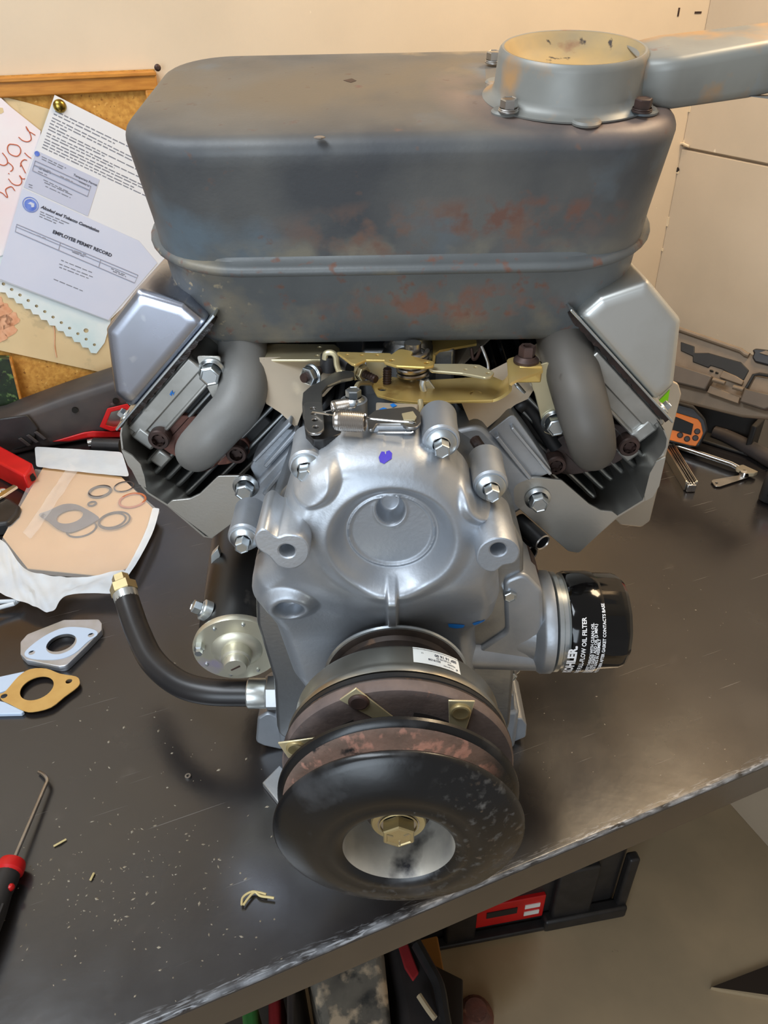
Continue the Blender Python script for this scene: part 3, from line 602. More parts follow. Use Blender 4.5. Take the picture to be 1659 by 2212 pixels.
def on_arm(px, py, h=.0757): return aty(px, py, -h)
for a, b, c, mt in (((775,1512), (852,1562), .0072, m_screw), ((994,1533), (986,1590), .0080, m_goldbolt), ((640,1612), (690,1600), .0080, m_goldbolt)):
    p0 = on_arm(*a); p1 = on_arm(*b); d = (p1-p0); L0 = d.length; d.normalize(); e = Vector((d.z, 0, -d.x))
    g = G(); hw = c; g.prism([p0-d*.009+e*hw, p0-d*.009-e*hw, p1-e*hw*.55, p1+e*hw*.55], (0, -.0012, 0)); sp = g.build('drive_strap', m_goldw, arm, bevel=.0004)
    g = G(); g.lathe([(.0064, .0), (.0064, .0010), (.0058, .0018), (.0048, .0021), (.0044, .0019), (0, .0019)], p0+Vector((0, -.001, 0)), FWD, 24); g.build('rivet', mt, sp)
# pulley
pul = ring('belt_pulley', [(.0325, .1296), (.0340, .1308), (.0372, .1322), (.0400, .1318), (.0425, .1312), (.0455, .1318), (.0500, .1316), (.0560, .1298), (.0630, .1268), (.0690, .1240), (.0722, .1222), (.0738, .1204), (.0740, .1188), (.0728, .1172), (.0700, .1160), (.0700, .1156)], m_pulley, eng)
ring('pulley_groove', [(.0702, .1160), (.0640, .1132), (.0590, .1108), (.0582, .1085), (.0590, .1062), (.0640, .1030), (.0702, .1002)], m_groove, pul)
ring('rear_flange', [(.0698, .1003), (.0722, .0992), (.0738, .0975), (.0740, .0955), (.0725, .0940), (.0690, .0932), (.058, .0925), (.050, .088), (.030, .088)], m_pulley, pul)
ring('hub_bowl', [(.0332, .1297), (.0322, .1275), (.0314, .1230), (.0309, .1185), (.0304, .1100), (.0296, .1000), (.0280, .0960), (.0240, .0940), (.0190, .0935), (0, .0935)], m_bowl, pul)
ring('hub_nose', [(.0200, .0935), (.0200, .1080), (.0188, .1095), (0, .1095)], m_collar, pul)
ring('washer', [(.0160, .1090), (.0168, .1102), (.0168, .1135), (.0160, .1145), (.0105, .1147), (0, .1147)], m_goldbolt, pul)
wb = bolt(pul, AX+FWD*.1142, FWD, .0118, .0106, .0080, m_goldbolt, 'crank_bolt', wh=.0012, ph=.52)
for i in range(3):     # grade dashes on the bolt head
    a = .6+i*2.1; c = AX+FWD*.1234+Vector((math.cos(a), 0, math.sin(a)))*.0058; g = G(); g.box(c, (.004, .0005, .0008), Vector((math.cos(a), 0, math.sin(a))), Y, Vector((-math.sin(a), 0, math.cos(a)))); g.build('grade_mark', m_coil, wb)
# maker's sticker, upside down on top of the coil housing
def coil_pt(px, py, r):
    d = ray(px, py); o = CAM-AX; A = d.x**2+d.z**2; B = o.x*d.x+o.z*d.z; Cc = o.x**2+o.z**2-r*r
    tq = (-B-math.sqrt(max(B*B-A*Cc, 0)))/A; p = CAM+d*tq; return math.atan2(p.x, p.z-CZ), p.y
RL = .0675*1.055
a0, y0 = coil_pt(893, 1420, RL); a1, y1 = coil_pt(992, 1432, RL)
ya, yb = -.0340, -.0490
def cyl_pt(a, y, r): return Vector((math.sin(a)*r, y, CZ+math.cos(a)*r))
def rr(y): return np.interp(-y, [.0305, .0322, .0355, .0480, .0520, .0555], [.060, .0645, .0664, .0670, .0685, .0700])*1.055+.0004
g = G(); n = 24; loops = []
for k in range(5):
    y = ya+(yb-ya)*k/4; loops.append([cyl_pt(a0+(a1-a0)*i/n, y, rr(y)) for i in range(n+1)])
g.loft(loops, False, False, False); lab = g.build('maker_label', m_label, coil, ang=80, label='white printed sticker')
def lab_text(s, size, da, dy, bold=0.00003):
    vs, fs = text_mesh(s, size, 0, bold); out = []
    for v in vs:
        y = yb+.0012+dy - v.y; a = a1-da - v.x/RL; out.append(cyl_pt(a, y, rr(y)+.0002))
    g = G(); g.add(out, fs); g.build('lettering', m_ink2, lab, ang=80)
lab_text('Warner', .0024, .070, .0016); lab_text('TG2000', .0017, .05, .0042); lab_text('5219158', .0024, .20, .0044, .00006); lab_text('717-05192 02', .0019, .09, .0066); lab_text('SEP 16 16 00', .0030, .03, .0094, .00008); lab_text('L1', .0016, .36, .0088)
g = G(); q = [cyl_pt(a1-.03, yb+.0026, rr(yb)+.0003), cyl_pt(a1-.055, yb+.0026, rr(yb)+.0003), cyl_pt(a1-.0425, yb+.001, rr(yb)+.0003)]; g.add(q, [(0, 1, 2)]); g.build('logo_mark', m_ink2, lab)
# --- the two cylinder banks; a runs out along the cylinder, b across it towards the valley, y back
s2 = math.sqrt(.5); BZ = .142
def BK(sd):
    A = Vector((sd*s2, 0, s2)); B = Vector((-sd*s2, 0, s2)); O = Vector((0, 0, BZ))
    return (lambda a, b, y: O+A*a+B*b+Y*y), A, B
def inv(sd, px, py, y):
    p = aty(px, py, y); x, z = p.x, p.z-BZ; return ((sd*x+z)*s2, (-sd*x+z)*s2)
YF = .11
for sd in (-1, 1):
    W, A, B = BK(sd); left = sd < 0
    # cylinder barrel and fins
    g = G(); o = W(.10, .006, .185); g.cyl(o, o+A*.135, .044, n=40); barrel = g.build('cylinder_barrel', m_fin, eng)
    for k in range(8):
        a = .1485+.0098*k; b0 = -.062-.002*math.sin(k*1.1); b1 = .066 if k < 5 else .055
        pl = fillet([(b0, .116), (b1, .116), (b1, .25), (b0, .25)], .012, 3)
        g = G(); g.prism([W(a-.0020, q.x, q.y) for q in pl], A*.0040); g.build('fin', m_fin, barrel, bevel=.0017, seg=3)
    for k in range(2):      # black air guide seen below the inner tin
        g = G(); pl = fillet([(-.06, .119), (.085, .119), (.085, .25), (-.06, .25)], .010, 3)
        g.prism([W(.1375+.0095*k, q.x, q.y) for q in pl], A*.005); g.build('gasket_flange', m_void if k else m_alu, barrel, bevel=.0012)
    # head casting, its machined rail and the blob of sealant
    g = G(); pl = [(.222, -.040), (.2475, -.040), (.2475, .043), (.222, .043)]
    g.prism([W(a, b, .113) for a, b in fillet([Vector(p) for p in pl], .003, 2)], (0, .15, 0)); g.prism([W(.222, .04, .16), W(.2475, .04, .16), W(.2475, .075, .16), W(.222, .075, .16)], (0, .10, 0)); head = g.build('cylinder_head', m_head, eng, bevel=.002)
    g = G(); g.prism([W(.2335, -.034, .1105), W(.2455, -.034, .1105), W(.2455, .043, .1105), W(.2335, .043, .1105)], (0, .01, 0)); g.build('head_rail', m_head, head, bevel=.0012)
    g = G(); g.prism([W(.2225, -.034, .1105), W(.2255, -.034, .1105), W(.2255, .043, .1105), W(.2225, .043, .1105)], (0, .01, 0)); g.build('head_rail', m_head, head, bevel=.0012)
    g = G(); g.box(W(.231, -.0325, .116), (.018, .012, .012), A, B, Y); g.box(W(.212, -.042, .120), (.012, .014, .012), A, B, Y); g.build('head_lug', m_head, head, bevel=.002)
    g = G(); pl = []; random.seed(11+sd)
    for i in range(40): pl.append((-.036+.112*i/39, .2472+random.uniform(-.0012, .0004)))
    for i in range(39, -1, -1): pl.append((-.036+.112*i/39, .2505+random.uniform(-.0003, .0003)))
    g.prism([W(a, b, .1085) for b, a in pl], (0, .15, 0)); g.build('sealant_bead', m_sealant, head)
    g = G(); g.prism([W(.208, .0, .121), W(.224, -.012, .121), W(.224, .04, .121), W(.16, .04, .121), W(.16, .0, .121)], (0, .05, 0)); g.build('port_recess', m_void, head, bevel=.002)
    # pressed valve cover on a thin flange
    g = G(); g.prism([W(.2500, -.0390, .1065), W(.2518, -.0390, .1065), W(.2518, .082, .1065), W(.2500, .082, .1065)], (0, .155, 0)); vc = g.build('cover_flange', m_zinc, head, bevel=.0005)
    cm = m_cover if left else m_cover2
    pr_ = [Vector(p) for p in ((.2515, -.0185), (.2680, -.0165), (.2985, .0210), (.2985, .0600), (.2700, .0740), (.2515, .0740))]
    def ins(pl, d):
        c = Vector((.272, .03)); out = []
        for i in range(len(pl)):
            e1_ = (pl[i]-pl[i-1]).normalized(); e2_ = (pl[(i+1) % len(pl)]-pl[i]).normalized(); n1 = Vector((-e1_.y, e1_.x)); n2 = Vector((-e2_.y, e2_.x))
            if (c-pl[i]).dot(n1) < 0: n1 = -n1
            if (c-pl[i]).dot(n2) < 0: n2 = -n2
            m_ = (n1+n2); m_ = m_/max(m_.length_squared, .2)*2; out.append(pl[i]+m_*d)
        return out
    rs = [4, 5, 6, 6, 6, 3]; rings = []
    YB = .262
    for d, y in ((.0095, .1085), (.0045, .1085), (.0018, .1096), (.0004, .1120), (0, .1150), (0, YB-.008), (.0012, YB-.002), (.006, YB)):
        rings.append([W(q.x, q.y, y) for q in fillet(ins(pr_, d), .0045, 4)])
    g = G(); g.loft(rings); g.build('valve_cover', cm, head, ang=50)
    for b_, y_ in ((-.031, .118), (-.031, .25), (.079, .20)):
        bolt(head, W(.2518, b_, y_), A, .0052, .0036, .0040, m_zinc, 'cover_bolt')
    # exhaust port flange and screws
    fl = ((350,937),(515,968)) if left else ((1352,952),(1196,992))
    p0 = aty(*fl[0], .116); p1 = aty(*fl[1], .116); d = (p1-p0); L0 = d.length; d.normalize(); e = Vector((-d.z, 0, d.x)); mid = (p0+p1)/2
    pl = spline([Vector(q) for q in ((-L0/2-.009, 0), (-L0/2-.004, .0085), (-.016, .0185), (.016, .0185), (L0/2+.004, .0085), (L0/2+.009, 0), (L0/2+.004, -.0085), (.016, -.0185), (-.016, -.0185), (-L0/2-.004, -.0085))], 4, True)
    g = G(); g.prism([mid+d*q.x+e*q.y for q in pl], (0, .008, 0)); fp_ = g.build('exhaust_flange', m_rust if left else m_rustdk, eng, bevel=.0008)
    for p in (p0, p1):
        g = G(); g.lathe([(.0078, 0), (.0080, -.002), (.0080, -.0095), (.0072, -.0108), (.0050, -.0108)], p, Y, 24)
        star6 = []
        for i in range(24): r_ = .0046+.0007*math.cos(6*2*math.pi*i/24); star6.append(r_)
        loops = []
        for h, k in ((-.0108, 1), (-.0060, 1)):
            loops.append([p+Y*h+(X*math.cos(2*math.pi*i/24)+Z*math.sin(2*math.pi*i/24))*star6[i]*k for i in range(24)])
        g.loft(loops, False, True); g.build('torx_screw', m_screw, fp_, ang=30)
    # exhaust pipe from the port up to the muffler
    if left: path = [(428,972,.118,.0150),(424,975,.108,.0156),(432,966,.096,.0162),(452,945,.090,.0163),(480,914,.093,.0166),(509,882,.099,.0172),(524,845,.110,.0177),(526,800,.127,.0178),(524,750,.144,.0180),(523,718,.154,.0180)]
    else: path = [(1278,962,.118,.0155),(1281,970,.104,.0164),(1278,956,.092,.0170),(1271,925,.088,.0176),(1261,890,.092,.0182),(1250,850,.100,.0186),(1236,800,.116,.0190),(1222,750,.134,.0192),(1213,715,.148,.0194)]
    pts = spline([aty(*q[:3], ) for q in [(c[0], c[1], c[2]) for c in path]], 6); rads = [c[3] for c in path]
    g = G(); g.tube(pts, lambda t, r_=rads: float(np.interp(t*(len(r_)-1), range(len(r_)), r_)), 36); pipe = g.build('exhaust_pipe', m_pipe if left else m_pipe2, eng, ang=50)
    if left:
        g = G(); c = aty(405, 985, .112); g.lathe([(.0185, 0), (.0170, -.004), (.0158, -.006)], aty(428, 972, .117), Y, 36); g.build('weld_bead', m_rust, pipe)
    # lower shroud: bracket plate on the front, thin wrap going back round the fins
    pts_ = [(361,1092),(372,1082),(411,1078),(432,1068),(472,1029),(538,1028),(552,1040),(553,1058),(512,1100),(497,1133),(456,1163)] if left else [(1334,1116),(1322,1106),(1298,1104),(1272,1090),(1212,1038),(1150,1032),(1108,1048),(1112,1090),(1228,1190),(1250,1194)]
    rr_ = [.001,.003,.004,.004,.004,.008,.008,.003,.003,.002,.002] if left else [.001,.003,.004,.006,  .004,.012,.009,.009,.003,.002]
    pl = fillet([xz(*p, .092) for p in pts_], rr_, 4)
    g = G(); plate(g, [tuple(q) for q in pl], [], .0022, (0, .0931, 0), X, Z, .0004); sh = g.build('lower_shroud', m_shroud, eng)
    wr = ([(261,925),(259,940),(263,975),(276,1005),(296,1030),(306,1052),(318,1066),(361,1093),(440,1160),(458,1163)] if left else
          [(1436,930),(1444,950),(1442,968),(1433,985),(1418,1000),(1404,1030),(1400,1060),(1392,1082),(1335,1117),(1250,1193)])
    fr_ = [aty(*p, .094) for p in wr]; bk = [Vector((p.x, .25, p.z)) for p in fr_]; c_ = Vector((0, 0, CZ+.16))
    def thick(pp): return [q+(Vector((sd*-.10, q.y, CZ+.19))-Vector((0, 0, 0))-q).normalized()*.0016*0+Vector((-sd*.0014, 0, .0008)) for q in pp]
    g = G(); r0_, r1_ = fr_, bk; i0_, i1_ = thick(r0_), thick(r1_)
    g.loft([r0_, r1_, i1_, i0_, r0_], False, False, False); g.build('shroud_wrap', m_shroud, sh, ang=30)
    tb = ([(262,971),(285,984),(303,1002),(312,1030),(316,1054),(300,1046)] if left else [(1438,988),(1418,998),(1404,1022),(1392,1070),(1394,1082),(1410,1074),(1424,1050)])
    g = G(); g.prism([aty(*p, .0915) for p in tb], (0, .0014, 0)); g.build('shroud_tab', m_shroud, sh)
    bp = (531, 1050) if left else (1161, 1076)
    bolt(sh, aty(*bp, .0915), -Y, .0098, .0072, .0080, m_zinc, ph=.25)
    # upper bracket with its bolt beside the pipe
    bp2 = [(424,768),(476,770),(482,850),(462,866),(438,820)] if left else [(1138,796),(1186,782),(1215,900),(1196,942),(1176,935),(1155,850)]
    g = G(); g.prism([Vector((q.x, .1135, q.y)) for q in fillet([xz(*p, .1135) for p in bp2], .002, 3)], (0, .0018, 0)); br = g.build('pipe_bracket', m_shroud if left else m_goldw, eng, bevel=.0005)
    bolt(br, aty(*((458, 802) if left else (1197, 911)), .113), -Y, .0098, .0076, .008, m_zinc, ph=.2)
    # thin tin baffle in the valley
    tin = ([(560,772),(640,772),(762,768),(752,800),(700,856),(668,870),(655,884),(640,925),(606,892),(575,872)] if left else [(985,842),(1060,800),(1120,770),(1190,720),(1200,770),(1180,800),(1140,862),(1113,874),(1028,944)])
    yb_ = .150
    if left:
        f3 = [aty(*p, y_) for p, y_ in zip(tin, (.122,.135,.15,.14,.12,.110,.107,.098,.102,.108))]
    else:
        f3 = [aty(*p, y_) for p, y_ in zip(tin, (.110,.125,.135,.15,.145,.13,.112,.108,.098))]
    g = G(); g.prism(f3, (0, .0015, -.0006)); g.build('valley_baffle', m_tin, eng)
    g = G(); g.prism([f3[0]+Vector((0,.03,0)), f3[2]+Vector((0, .05, .01)), f3[2]+Vector((0, .10, .02)), f3[0]+Vector((0, .10, .0))], (0, 0, -.0015)); g.build('valley_baffle', m_tin, eng)
# blue marker on the left rail
W, A, B = BK(-1)
for q in (((368,848),(372,843),(374,852)), ((366,852),(370,846),(371,856)), ((373,850),(378,846),(374,855))):
    g = G(); g.add([aty(*p, .1098) for p in q], [(0, 1, 2)]); g.build('pen_mark', m_bluemark, eng)
# dark crescent inside the right inner tin
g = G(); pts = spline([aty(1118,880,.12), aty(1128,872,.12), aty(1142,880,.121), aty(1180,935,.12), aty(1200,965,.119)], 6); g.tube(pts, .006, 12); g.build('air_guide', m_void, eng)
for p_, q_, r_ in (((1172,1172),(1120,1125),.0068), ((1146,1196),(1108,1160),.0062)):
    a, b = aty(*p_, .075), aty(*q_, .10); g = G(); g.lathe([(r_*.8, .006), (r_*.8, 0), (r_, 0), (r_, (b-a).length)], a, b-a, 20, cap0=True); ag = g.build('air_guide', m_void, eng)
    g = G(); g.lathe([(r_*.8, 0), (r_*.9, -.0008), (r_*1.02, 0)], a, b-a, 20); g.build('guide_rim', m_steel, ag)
# blower housing sheet behind the right bank
bl = [(1170,800),(1448,822),(1466,830),(1472,852),(1404,1126),(1386,1139),(1340,1134),(1290,1085),(1170,1060)]
g = G(); g.prism([Vector((q.x, .275, q.y)) for q in fillet([xz(*p, .275) for p in bl], .006, 4)], (0, .004, 0)); bh = g.build('blower_housing', m_tin, eng, bevel=.001)
g = G(); g.prism([aty(*p, .274) for p in ((1400,890),(1447,842),(1440,883),(1417,883))], (0, .0006, 0)); g.build('sticker', m_green, bh, label='lime green sticker')
g = G(); g.prism([aty(*p, .2735) for p in ((1406,875),(1420,866),(1416,883),(1412,890))], (0, .0006, 0)); g.build('sticker', m_label, bh, label='white sticker corner')
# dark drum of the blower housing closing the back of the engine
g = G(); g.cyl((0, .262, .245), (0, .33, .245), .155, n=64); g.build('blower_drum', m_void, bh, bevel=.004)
# --- muffler: two pressed shells joined by a rolled seam, leaning a little towards the viewer
TT = math.radians(10.0)
MN = Vector((0, -math.sin(TT), math.cos(TT))); MD = Vector((0, math.cos(TT), math.sin(TT)))
MO = aty(862, 582, .104); MO = Vector((.006, MO.y, MO.z))          # front of the seam, centre line
MDEP = .205
def MP(x, d, h): return MO+X*x+MD*d+MN*h
def rrect(hw, d0, d1, r, n=10):
    out = []; cs = [(hw-r, d0+r, -90), (hw-r, d1-r, 0), (-hw+r, d1-r, 90), (-hw+r, d0+r, 180)]
    for cx_, cy_, a in cs:
        for k in range(n+1): t_ = math.radians(a+90*k/n); out.append((cx_+r*math.cos(t_), cy_+r*math.sin(t_)))
    return out
def shell(prof, name, mat, parent, cap0, cap1, ang=40):
    g = G(); rings = []
    for h, off, r in prof: rings.append([MP(x, d-.005*(1-(x/.176)**2)*(1 if d < MDEP/2 else 0), h) for x, d in rrect(.176-off, off, MDEP-off, r-off*.6)])
    g.loft(rings, cap0, cap1); return g.build(name, mat, parent, ang=ang)
RC = .050
HT = .079; HB = -.066
up_ = [(.0005, .0105, RC), (.020, .0095, RC), (HT-.016, .0055, RC)]
for k in range(6):
    a = math.pi/2*k/5; up_.append((HT-.010+.010*math.sin(a), .0050+.010*(1-math.cos(a)), RC))
up_ += [(HT+.0004, .026, RC+.004), (HT+.0016, .060, RC+.012)]
muff = shell(up_, 'muffler', m_muff, eng, True, True)
lo_ = [(-.0005, .0115, RC), (-.02, .0125, RC), (HB+.014, .0150, RC)]
for k in range(6):
    a = math.pi/2*k/5; lo_.append((HB+.013-.013*math.sin(a), .0155+.013*(1-math.cos(a)), RC))
lo_ += [(HB-.0004, .05, RC)]
shell(lo_, 'lower_shell', m_mufflow, muff, True, True)
seam = []; RS = .072
for k in range(13):
    a = -math.pi/2+math.pi*k/12; seam.append((.0036*math.sin(a), .0040-.0040*math.cos(a), RS))
shell([(-.0040, .013, .066), (-.0037, .0042, RS)]+seam[1:-1]+[(.0037, .0042, RS), (.0042, .0085, .066), (.0065, .0108, .058)], 'rolled_seam', m_mufflow, muff, True, False)
# heat-tanned patch plate on the top and a few dents
def mpx(px, py, h): return atp(px, py, MO+MN*h, MN)
tp = HT+.0002
for px, py, r in ((690, 297, .0035), (890, 138, .003)):
    g = G(); g.ball(mpx(px, py, tp), r, 10, (1, 1, .25)); g.build('dent', m_mufftop, muff)
g = G(); g.prism([mpx(*p, tp+.0008) for p in ((742,176),(760,172),(770,177),(758,181))], MN*.0008); g.build('burnt_flake', m_screw, muff)
# square pad under the deflector
g = G(); pad = [mpx(*p, tp) for p in ((1048, 150), (1075, 128), (1400, 150), (1412, 205), (1300, 250), (1110, 250), (1050, 205))]
g.prism(pad, MN*.0015); g.build('deflector_pad', m_mufftop, muff)
# spark-arrester deflector: drum with dished lid and a spout to the right
DC = mpx(1240, 100, HT+.0285)
base = DC-MN*.0285
def dz(h): return base+MN*h
dish = G(); dish.lathe([(.0530, .0008), (.0533, .0018), (.0505, .0028), (.0478, .0045), (.0462, .0085), (.0452, .0243), (.0445, .0271), (.0432, .0285), (.0418, .0283)], base, MN, 72)
do = dish.build('spark_deflector', m_dish, muff, ang=50)
g = G(); g.lathe([(.0420, .0284), (.0400, .0268), (.0360, .0215), (.0290, .0170), (.018, .0152), (0, .0148)], base, MN, 72); g.build('dished_lid', m_dishin, do, ang=60)
for a in (.5, 1.6, 2.45, 3.75, 4.75, 5.6):
    c = base+(X*math.cos(a)+MD*math.sin(a))*.0515; g = G(); g.lathe([(.0085, .0006), (.0088, .0018), (.0075, .0030), (0, .0030)], c, MN, 18); ear = g.build('flange_ear', m_dish, do)
for px, py in ((1098, 240), (1066, 135), (1386, 240)):
    c = mpx(px, py, HT+.0035); bolt(do, c, MN, .0060, .0052, .0055, m_steel if px != 1386 else m_screw, 'flange_bolt')
# spout
sp_ = []
cr = base+MN*.036
def sec(c, dirx, wdt, hgt, skew=0):
    side = MD; return [c-side*wdt+MN*0, c+side*wdt, c+side*(wdt*.92)-MN*hgt+dirx*skew, c-side*(wdt*.92)-MN*hgt+dirx*skew]
p_a = base+X*.036+MN*.0248; p_b = base+X*.060+MN*.0268+MD*.004; p_c = base+X*.110+MN*.0310+MD*.010; p_d = base+X*.150+MN*.0340+MD*.010
g = G(); secs = [sec(p_a, X, .024, .022), sec(p_b, X, .030, .028), sec(p_c, X, .024, .030), sec(p_d, X, .028, .028, -.022)]
def rnd(s_): 
    out = []; 
    m = 4
    for i in range(4):
        a_, b_, c_ = s_[i-1], s_[i], s_[(i+1) % 4]; t1 = b_+(a_-b_).normalized()*.006; t2 = b_+(c_-b_).normalized()*.006
        for k in range(4): q = k/3; out.append(t1*(1-q)**2+b_*2*q*(1-q)+t2*q*q)
    return out
g.loft([rnd(s_) for s_ in secs], False, False); spt = g.build('spout', m_dish, do, ang=50)
md = spt.modifiers.new('wall', 'SOLIDIFY'); md.thickness = .0012; md.offset = 0
g = G(); q = p_c-MD*.0225-MN*.0285; g.prism([q, q+X*.018, q+X*.034-MN*.006, q+X*.033-MN*.007, q+X*.012-MN*.0015], MD*.003); g.build('bent_lip', m_dish, do)
# --- governor and throttle linkage in the valley
ZB = aty(950, 830, .105).z     # level of the large yellow plate
def hz_(pts, z, r=.002): p3 = [atz(*p, z) for p in pts]; return [(q.x, q.y) for q in fillet([(p.x, p.y) for p in p3], r, 3)]
def hplate(name, pts, z, th, mat, parent, holes=(), r=.002, hr=.0022):
    pl = hz_(pts, z, r); hs_ = []
    for h in holes: c = atz(h[0], h[1], z); hs_.append(circ(c.x, c.y, h[2] if len(h) > 2 else hr, 14))
    g = G(); plate(g, pl, hs_, th, (0, 0, z-th/2), X, Y, bev=th*.2); return g.build(name, mat, parent, ang=30)
tb_ = hplate('throttle_plate', [(803,828),(832,812),(905,822),(975,818),(1062,812),(1085,822),(1092,838),(1080,858),(1064,863),(905,868),(858,864),(815,852)], ZB, .0020, m_gold, eng, [(826,840,.0035),(1028,850,.0045)], .003)
# step up to the right hand ear with the black bolt
e0 = atz(1064, 863, ZB); f0 = atz(1085, 822, ZB); ZT = ZB+.016
e1_ = atz(1105, 826, ZT); f1_ = atz(1098, 775, ZT); e2_ = atz(1173, 800, ZT); f2_ = atz(1156, 764, ZT)
def ribbon(name, a, b, th, mat, parent):
    g = G(); n = len(a); va = a; vb = b
    nrm = []
    for i in range(n):
        t_ = (va[min(i+1, n-1)]-va[max(i-1, 0)]); s_ = vb[i]-va[i]; nn = t_.cross(s_).normalized(); nrm.append(nn if nn.z > 0 or abs(nn.z) < .2 else -nn)
    g.loft([va, vb, [p-q*th for p, q in zip(vb, nrm)], [p-q*th for p, q in zip(va, nrm)], va], False, False, False); return g.build(name, mat, parent, ang=40)
A_ = spline([atz(1010, 865, ZB), e0, e0.lerp(e1_, .5)+Vector((.004, 0, 0)), e1_, e2_], 5); B_ = spline([atz(1040, 820, ZB), f0, f0.lerp(f1_, .5)+Vector((.003, 0, 0)), f1_, f2_], 5)
ribbon('stepped_ear', A_, B_, .002, m_gold, tb_)
bc = atz(1136, 784, ZT); g = G(); g.box(bc+Vector((.002, -.004, -.005)), (.016, .010, .012)); g.build('square_spacer', m_gold, tb_, bevel=.001)
bolt(tb_, bc+Vector((0, 0, .001)), Z, .0088, .0058, .0085, m_screw, 'black_bolt', wh=.003, socket=True)
# pivot, coil spring and the levers over it
pv = aty(891, 826, .118); ZP = ZB
top = Vector((pv.x, pv.y, ZP+.024))
g = G(); g.cyl((pv.x, pv.y, ZP), (pv.x, pv.y, ZP+.026), .006, n=20); g.build('pivot_post', m_steel, tb_)
g = G(); g.tube(helix((pv.x, pv.y, ZP+.001), (pv.x, pv.y, ZP+.020), .0105, 5, 22), .0017, 8); g.build('torsion_spring', m_spring, tb_)
zt = ZP+.0245
hplate('swivel_lever', [(864,753),(892,759),(886,768),(937,781),(936,789),(918,792),(856,789),(830,781),(833,775)], zt, .002, m_gold, tb_, [(847,778),(922,784)], .003, .0022)
hplate('choke_lever', [(925,786),(1000,786),(1036,788),(1067,804),(1060,812),(1048,814),(1000,805),(930,799)], ZP+.019, .002, m_goldw, tb_, [(1006,798,.0016),(1027,793,.0016),(1055,806,.002)], .003)
hplate('lever_arm', [(728,760),(842,763),(850,770),(840,777),(790,776),(767,786),(760,784)], zt-.001, .002, m_gold, tb_, [(750,766,.0016),(782,767,.0016),(815,767,.0016)], .001)
g = G(); q = [aty(*p, .120) for p in ((788,776),(833,776),(836,800),(829,818),(800,818),(793,790))]; g.prism(q, (0, .0018, 0)); g.build('drop_tab', m_goldw, tb_)
g = G(); q = [aty(*p, .112) for p in ((765,786),(788,780),(788,815),(766,822))]; g.prism(q, (0, .0018, 0)); g.build('drop_tab', m_gold, tb_)
def rod(name, pts, r, mat, parent=tb_, n=10): g = G(); g.tube(spline([aty(*p) for p in pts], 5), r, n); return g.build(name, mat, parent)
def screw(name, a, b, r, mat=m_screw, parent=tb_):
    a, b = aty(*a), aty(*b); L0 = (b-a).length; pr_ = []; k = 14
    for i in range(k+1): pr_.append((r*(1 if i % 2 else .88), L0*i/k))
    g = G(); g.lathe([(0, 0)]+pr_+[(0, L0)], a, b-a, 14); return g.build(name, mat, parent, ang=30)
screw('stud', (836, 832, .108), (837, 796, .108), .0032)
screw('stud', (776, 802, .110), (812, 820, .098), .0030)
nu = aty(777, 802, .110); bolt(tb_, nu, (aty(812,820,.098)-nu), .006, .0056, .004, m_goldw, 'nut')
screw('stud', (655, 818, .105), (690, 800, .120), .0036)
nu = aty(676, 808, .113); bolt(tb_, nu, (aty(655,818,.105)-nu), .0078, .0068, .005, m_zinc, 'nut')
g = G(); g.cyl(aty(758, 790, .125), aty(752, 790, .13)+Vector((-.004, .0, .004)), .0062, n=16); g.build('rubber_stop', m_rubber, tb_)
# gold strip going left and the bent rib
hplate('long_bracket', [(560,742),(722,744),(732,752),(734,768),(716,776),(560,776)], aty(640, 776, .125).z, .002, m_goldw, tb_, [(690,750,.002),(685,768,.002)], .002)
rod('bent_strip', [(702,776,.118),(704,764,.118),(716,762,.118),(725,770,.117),(728,790,.116),(736,804,.114),(752,808,.112),(764,808,.111)], .0022, m_goldw)
g = G(); g.tube(spline([atz(*p) for p in ((766,872,ZB+.004),(768,852,ZB+.006),(772,832,ZB+.006),(782,828,ZB+.004),(803,828,ZB))], 5), .0018, 10); g.build('bent_strip', m_goldw, tb_)
g = G(); g.tube(spline([atz(*p) for p in ((908,866,ZB),(909,880,ZB-.002),(904,890,ZB-.003),(898,898,ZB-.003))], 5), .0020, 10); g.build('bent_strip', m_goldw, tb_)
# grey governor arm sweeping down the left, with its silver hole plate, level with the top of the cover
ZG = .3375
gov = hplate('governor_arm', [(764,803),(745,800),(720,806),(700,820),(672,834),(656,848),(654,870),(656,905),(696,900),(694,868),(694,846),(706,832),(735,820),(764,814)], ZG, .0025, m_govern, eng, (), .004)
hplate('hole_plate', [(656,868),(694,868),(698,905),(699,925),(690,935),(668,935),(660,922)], ZG+.002, .0018, m_steel, gov, [(676,882,.0022),(678,893,.0022),(680,907,.0022),(682,922,.0022)], .004)
g = G(); g.prism([atz(*p, ZG-.003) for p in ((656,905),(662,890),(700,892),(740,915),(748,928),(735,938),(700,950),(676,950),(660,935))], (0, 0, -.012)); g.build('shaft_boss', m_void, gov, bevel=.001)
g = G(); g.cyl(aty(707, 800, .122), aty(710, 768, .122), .0058, n=18); g.build('rubber_boot', m_rubber, gov)
